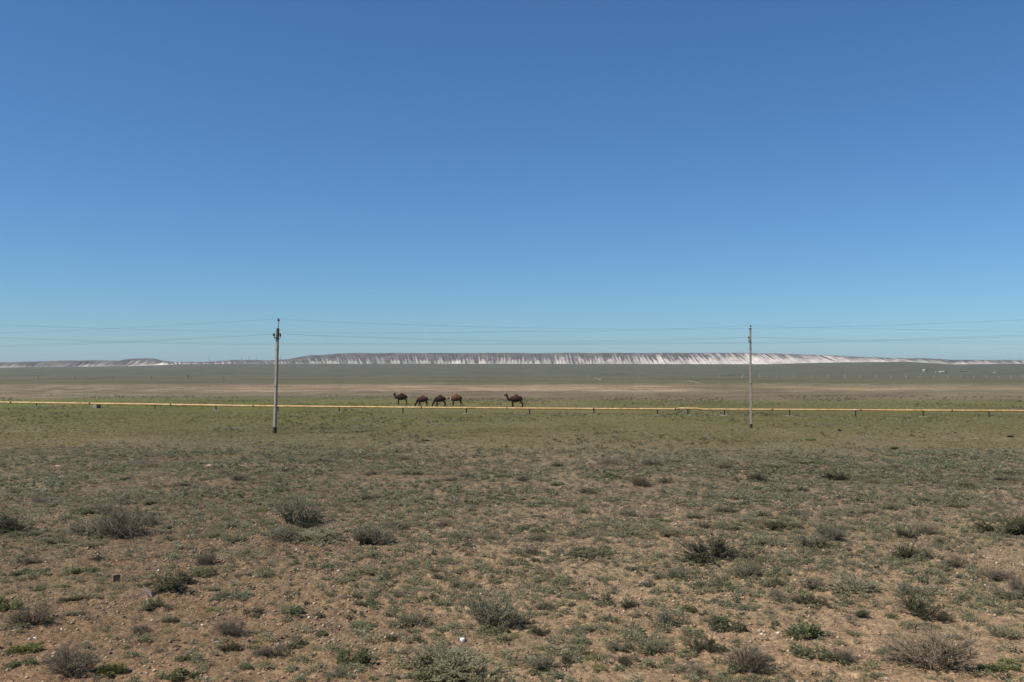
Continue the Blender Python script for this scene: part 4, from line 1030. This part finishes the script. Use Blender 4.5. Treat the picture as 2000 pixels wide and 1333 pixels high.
# ------------------------------------------------------------------ ground cover nobody could count
def scatter(name, kind, seeds, x, y, wid, hei, label, nleaf, lw=1.0, lift=-0.01):
    rs = np.random.RandomState(len(x) + 7)
    tm = [tuft_arrays(kind, s, nleaf, lw) for s in seeds]
    n = len(x); z = ground_z(x, y); which = rs.randint(0, len(tm), n); ang = rs.uniform(0, 2 * math.pi, n)
    VV, AA = [], []
    tone = rs.normal(0, 0.16, n)
    for k, (V, var) in enumerate(tm):
        i = np.where(which == k)[0]
        if not len(i): continue
        c, s = np.cos(ang[i])[:, None], np.sin(ang[i])[:, None]
        X = (V[None, :, 0] * c - V[None, :, 1] * s) * wid[i][:, None] + x[i][:, None]
        Y = (V[None, :, 0] * s + V[None, :, 1] * c) * wid[i][:, None] + y[i][:, None]
        Z = V[None, :, 2] * hei[i][:, None] + z[i][:, None] + lift
        VV.append(np.stack([X, Y, Z], -1).reshape(-1, 3)); AA.append(np.clip(var[None, :] + tone[i][:, None], 0, 1).ravel())
    V = np.concatenate(VV); A = np.concatenate(AA)
    o = link(name, np_mesh(name, V, np.arange(len(V)).reshape(-1, 4), attrs={'var': ('FACE', A)}), LEAF[kind])
    tag(o, label, kind='stuff')
def field(n, y0, y1, seed, half=0.64):
    """n points spread evenly over the wedge of ground between two depths"""
    rs = np.random.RandomState(seed)
    y = np.sqrt(rs.uniform(y0 ** 2, y1 ** 2, n)); n = int(n * 1.25); y = np.sqrt(rs.uniform(y0 ** 2, y1 ** 2, n)); x = rs.uniform(-1, 1, n) * (half * y + 5)
    return x, y, rs
def keep(x, y, rs, dens):
    k = rs.rand(len(x)) < dens
    return x[k], y[k], rs

def edge(x, y): return 1 - sstep(60, 76, y + 16 * (fbm(x, y, 10, 3, 68) - 0.5))
def belt(y): return sstep(27, 38, y + 8 * (fbm(x, y, 8, 2, 69) - 0.5))     # the steppe closes up away from the line
nx, ny, rs = field(15500, 16, 46, 1)
nx, ny, rs = keep(nx, ny, rs, np.clip(sstep(0.38, 0.60, fbm(nx, ny, 3.0, 3, 71)) * 0.74 + 0.10, 0, 1) * (0.35 + 0.65 * sstep(0.36, 0.54, fbm(nx, ny, 9, 2, 72))))
w = rs.uniform(0.15, 0.46, len(nx)) * (0.7 + 0.5 * rs.rand(len(nx)))
scatter('low_sage', 'sage', range(100, 116), nx, ny, w, w * rs.uniform(0.38, 0.70, len(nx)), 'low sage cushions scattered over the near soil', 130, 1.25)
x, y, rs = field(13000, 42, 82, 15)
x, y, rs = keep(x, y, rs, np.clip(sstep(0.42, 0.62, fbm(x, y, 4.5, 3, 71)) * 0.66 + 0.06, 0, 1) * edge(x, y))
w = rs.uniform(0.22, 0.70, len(x))
scatter('sage_belt', 'sage', range(180, 192), x, y, w, w * rs.uniform(0.32, 0.62, len(x)), 'sage cushions of the scrub belt', 50, 1.3)
x, y, rs = field(48000, 16, 80, 2)
x, y, rs = keep(x, y, rs, np.clip((sstep(0.42, 0.66, fbm(x, y, 4.0, 3, 73)) * 0.6 + 0.03) * (0.35 + 0.65 * belt(y)) + 0.46 * belt(y), 0, 1) * edge(x, y))
w = rs.uniform(0.10, 0.40, len(x))
scatter('dry_scrub', 'dry', range(120, 130), x, y, w, w * rs.uniform(0.28, 0.62, len(x)), 'dry brown scrub scattered over the near soil', 40, 0.8)
x, y, rs = field(22000, 28, 80, 12)
x, y, rs = keep(x, y, rs, np.clip(sstep(0.40, 0.62, fbm(x, y, 5.0, 3, 74)) * 0.8 * (0.1 + belt(y)), 0, 1) * edge(x, y))
w = rs.uniform(0.14, 0.50, len(x))
scatter('grey_cushions', 'grey', range(130, 138), x, y, w, w * rs.uniform(0.28, 0.5, len(x)), 'grey green cushions scattered over the near soil', 44, 0.9)
x, y, rs = field(10000, 16, 80, 3)
x, y, rs = keep(x, y, rs, sstep(0.48, 0.68, fbm(x, y, 5.0, 3, 75)) * 0.9 * edge(x, y) + 0.04)
w = rs.uniform(0.10, 0.30, len(x))
scatter('green_herbs', 'green', range(140, 148), x, y, w, w * rs.uniform(0.35, 0.7, len(x)), 'green herbs scattered over the near soil', 40, 1.2)
x, y, rs = field(46000, 56, 128, 4)
x, y, rs = keep(x, y, rs, (0.35 + 0.65 * sstep(0.40, 0.60, fbm(x, y, 9.0, 3, 77))) * (1 - edge(x, y)))
w = rs.uniform(0.10, 0.34, len(x))
scatter('steppe_grass', 'olive', range(150, 158), x, y, w, w * rs.uniform(0.25, 0.45, len(x)), 'short olive grass of the middle distance', 22, 1.2)
x, y, rs = field(26000, 60, 190, 5)
x, y, rs = keep(x, y, rs, sstep(0.46, 0.66, fbm(x, y, 7.0, 3, 79)))
w = rs.uniform(0.15, 0.60, len(x))
scatter('grey_scrub', 'grey', range(160, 168), x, y, w, w * rs.uniform(0.3, 0.6, len(x)), 'grey scrub of the middle distance', 18, 1.5)
x, y, rs = field(15000, 48, 200, 6)
x, y, rs = keep(x, y, rs, sstep(0.45, 0.7, fbm(x, y, 11.0, 3, 81)))
w = rs.uniform(0.15, 0.62, len(x))
scatter('dark_scrub', 'dark', range(170, 182), x, y, w, w * rs.uniform(0.35, 0.7, len(x)), 'dark scrub of the middle distance', 26, 1.4)

# gravel
def gravel(n, seed):
    x, y, rs = field(n, 16, 46, seed)
    x, y, rs = keep(x, y, rs, 0.25 + 0.75 * sstep(0.4, 0.62, fbm(x, y, 2.5, 3, 91)))
    n = len(x); z = ground_z(x, y)
    size = 0.012 + 0.045 * rs.rand(n) ** 2.5
    octa = np.array([(1, 0, 0), (0, 1, 0), (-1, 0, 0), (0, -1, 0), (0, 0, 0.7), (0, 0, -0.7)], float)
    V = octa[None] * size[:, None, None] * rs.uniform(0.6, 1.4, (n, 6, 3))
    a = rs.uniform(0, 6.28, n)[:, None]
    X = V[:, :, 0] * np.cos(a) - V[:, :, 1] * np.sin(a); Y = V[:, :, 0] * np.sin(a) + V[:, :, 1] * np.cos(a)
    V = np.stack([X + x[:, None], Y + y[:, None], V[:, :, 2] + z[:, None] + size[:, None] * 0.2], -1)
    T = np.array([(0, 1, 4), (1, 2, 4), (2, 3, 4), (3, 0, 4), (1, 0, 5), (2, 1, 5), (3, 2, 5), (0, 3, 5)])
    F = (T[None] + (np.arange(n) * 6)[:, None, None]).reshape(-1, 3)
    var = np.repeat(np.clip(rs.normal(0.38, 0.22, n), 0, 1), 8)
    m, nn, l, p = mat('gravel_stone')
    at_ = nn.new('ShaderNodeAttribute'); at_.attribute_name = 'var'
    r = ramp_n(nn, l, at_.outputs['Fac'], [(0.0, (0.17, 0.11, 0.075)), (0.5, (0.36, 0.245, 0.16)), (0.8, (0.50, 0.39, 0.29)), (1.0, (0.66, 0.60, 0.52))])
    l.new(r.outputs[0], p.inputs['Base Color']); p.inputs['Roughness'].default_value = 0.9
    o = link('gravel', np_mesh('gravel', V.reshape(-1, 3), F, attrs={'var': ('FACE', var)}), m)
    tag(o, 'loose stones on the near soil', kind='stuff')
gravel(60000, 9)

# ------------------------------------------------------------------ single things on the near soil
STONE = simple('grey_stone', (0.25, 0.19, 0.14), (0.34, 0.265, 0.20), 9, 0.9, bump=0.4)
OLDR = simple('old_rubber', (0.10, 0.088, 0.075), (0.17, 0.15, 0.125), 9, 0.9, bump=0.3)
WOODY = simple('weathered_wood', (0.15, 0.105, 0.055), (0.24, 0.17, 0.10), 12, 0.9, stretch=(4, 4, 1))
SOILM = simple('dug_earth', (0.34, 0.235, 0.15), (0.44, 0.31, 0.205), 4, 0.95, bump=0.5)
def on_ground(px, py, sink=0.0):
    b = at(px, py); b.z = float(ground_z(b.x, b.y)) - sink
    return b
b = on_ground(228, 1138); s = b.y / FPX
m = MB(); w = 7 * s
m.loft([[(-w * 1.1, -w, -0.1), (w * 0.75, -w * 0.8, -0.1), (w * 0.8, w, -0.1), (-w, w, -0.1)], [(-w, -w, 14 * s), (w * 0.7, -w * 0.8, 14.6 * s), (w * 0.75, w, 13 * s), (-w, w, 13.4 * s)]])
o = m.build('post_stump', WOODY, None, b); o.rotation_euler = (0, 0, R(28))
tag(o, 'sawn square stump of a wooden post with a dark shaded side on bare soil', 'stump')
b = on_ground(289, 1167); s = b.y / FPX
m = MB(); m.loft([[(-13 * s, -5 * s, -0.05), (11 * s, -6 * s, -0.05), (13 * s, 6 * s, -0.05), (-11 * s, 6 * s, -0.05)], [(-11 * s, -4 * s, 8 * s), (7 * s, -4 * s, 6 * s), (8 * s, 4 * s, 6 * s), (-9 * s, 4 * s, 9 * s)], [(-7 * s, -2 * s, 14 * s), (0, -2 * s, 12 * s), (0, 2 * s, 12 * s), (-6 * s, 2 * s, 14 * s)]])
o = m.build('stone', STONE, None, b); tag(o, 'grey wedge shaped stone standing beside the wooden stump', 'stone')
b = on_ground(379, 1162); s = b.y / FPX
m = MB(); m.tube([(9.5 * s * math.cos(a), 0.25 * 6 * s * math.sin(a), 9.0 * s * math.sin(a) - 1.5 * s) for a in np.linspace(-0.25, math.pi + 0.25, 14)], 2.6 * s, 8)
o = m.build('hoop', OLDR, None, b, smooth=True); o.rotation_euler = (R(-12), 0, R(15))
tag(o, 'grey ring half buried in the soil at the foot of an olive shrub', 'hoop')
b = on_ground(903.5, 1255); s = b.y / FPX
WHITE = simple('white_enamel', (0.78, 0.77, 0.75), (0.86, 0.85, 0.83), 5, 0.5)
m = MB(); m.loft([[(r * s * math.cos(k * math.pi / 7), r * s * math.sin(k * math.pi / 7), h * s) for k in range(14)] for r, h in ((4.4, -0.5), (5.4, 1.5), (5.2, 5.0), (4.4, 6.6), (2.0, 7.2))])
o = m.build('white_stone', WHITE, None, b, smooth=True); tag(o, 'bright white round stone on bare soil between two large shrubs', 'stone')
for px, py, w, lab in ((476, 1010, 4, 'small white stone on soil left of the grey shrub pair'), (1063, 1092, 4.5, 'small pale stone on soil behind the low green patch'), (1105, 1118, 6, 'oval whitish stone between low sage tufts in the middle'),
                       (1315, 1180, 7, 'flat whitish stone right of centre on bare soil'), (686, 1208, 6, 'rounded pale stone at the left of the sage pair'), (68, 1248, 9, 'smooth pale grey stone near the mauve shrub at the left edge'),
                       (395, 1227, 8, 'bluish grey stone on gravel below the dark green tufts'), (424, 1257, 10, 'grey pebble touching the round dark green tuft'), (108, 1179, 5, 'tiny white stone left of a dark green cushion'),
                       (649, 1250, 6, 'white chip of stone right of a green tuft'), (905, 847, 4, 'white stone on the olive grass far behind'), (844, 827, 4, 'lone white stone on the olive grass below the camels')):
    b = on_ground(px, py); s = w * b.y / FPX / 2
    o = link('pebble', rock_mesh('pebble', int(px) + 3), CHALK, None, b); o.scale = (s, s * 0.8, s * 0.75); o.rotation_euler = (0, 0, px)
    tag(o, lab, 'stone', 'pale stones on the steppe')
def mound(px, py, w, h, label):
    b = on_ground(px, py); s = b.y / FPX; n = 22; rs = np.random.RandomState(int(px))
    g = np.linspace(-1, 1, n); GX, GY = np.meshgrid(g, g)
    r = np.hypot(GX, GY)
    X = GX * w * s / 2; Y = GY * w * s * 0.45
    Z = 0.6 * h * s * np.exp(-(r * 1.6) ** 2) * (0.8 + 0.5 * vnoise(GX * 3, GY * 3, 5)) - 0.05 - 0.1 * r ** 2
    V = np.stack([X, Y, Z], -1).reshape(-1, 3); i = np.arange(n - 1)[:, None] * n; j = np.arange(n - 1)[None]
    F = np.stack([i + j, i + j + 1, i + n + j + 1, i + n + j], -1).reshape(-1, 4)
    o = link('earth_mound', np_mesh('earth_mound', V, F, smooth=True), SOILM, None, b)
    tag(o, label, 'mound', 'burrow mounds')
mound(408, 911, 46, 9, 'pale burrow mound of dug earth, whitest on the left steppe')
mound(118, 934, 60, 9, 'long reddish burrow mound towards the left edge')
mound(25, 912, 26, 6, 'small pale burrow mound at the left edge')
mound(112, 911, 30, 6, 'small pinkish burrow mound behind the long reddish one')

# ------------------------------------------------------------------ the air between here and the escarpment
hm = bpy.data.materials.new('haze_air'); hm.use_nodes = True
hn = hm.node_tree; hn.nodes.clear()
ho = hn.nodes.new('ShaderNodeOutputMaterial'); pv = hn.nodes.new('ShaderNodeVolumePrincipled')
pv.inputs['Density'].default_value = 0.00006; pv.inputs['Color'].default_value = (0.76, 0.86, 1.0, 1); pv.inputs['Anisotropy'].default_value = 0.2
hn.links.new(pv.outputs[0], ho.inputs['Volume'])
m = MB(); m.box((-26500, -26500, -60.0), (26500, 26500, 76.0))
tag(m.build('haze', hm), kind='stuff')
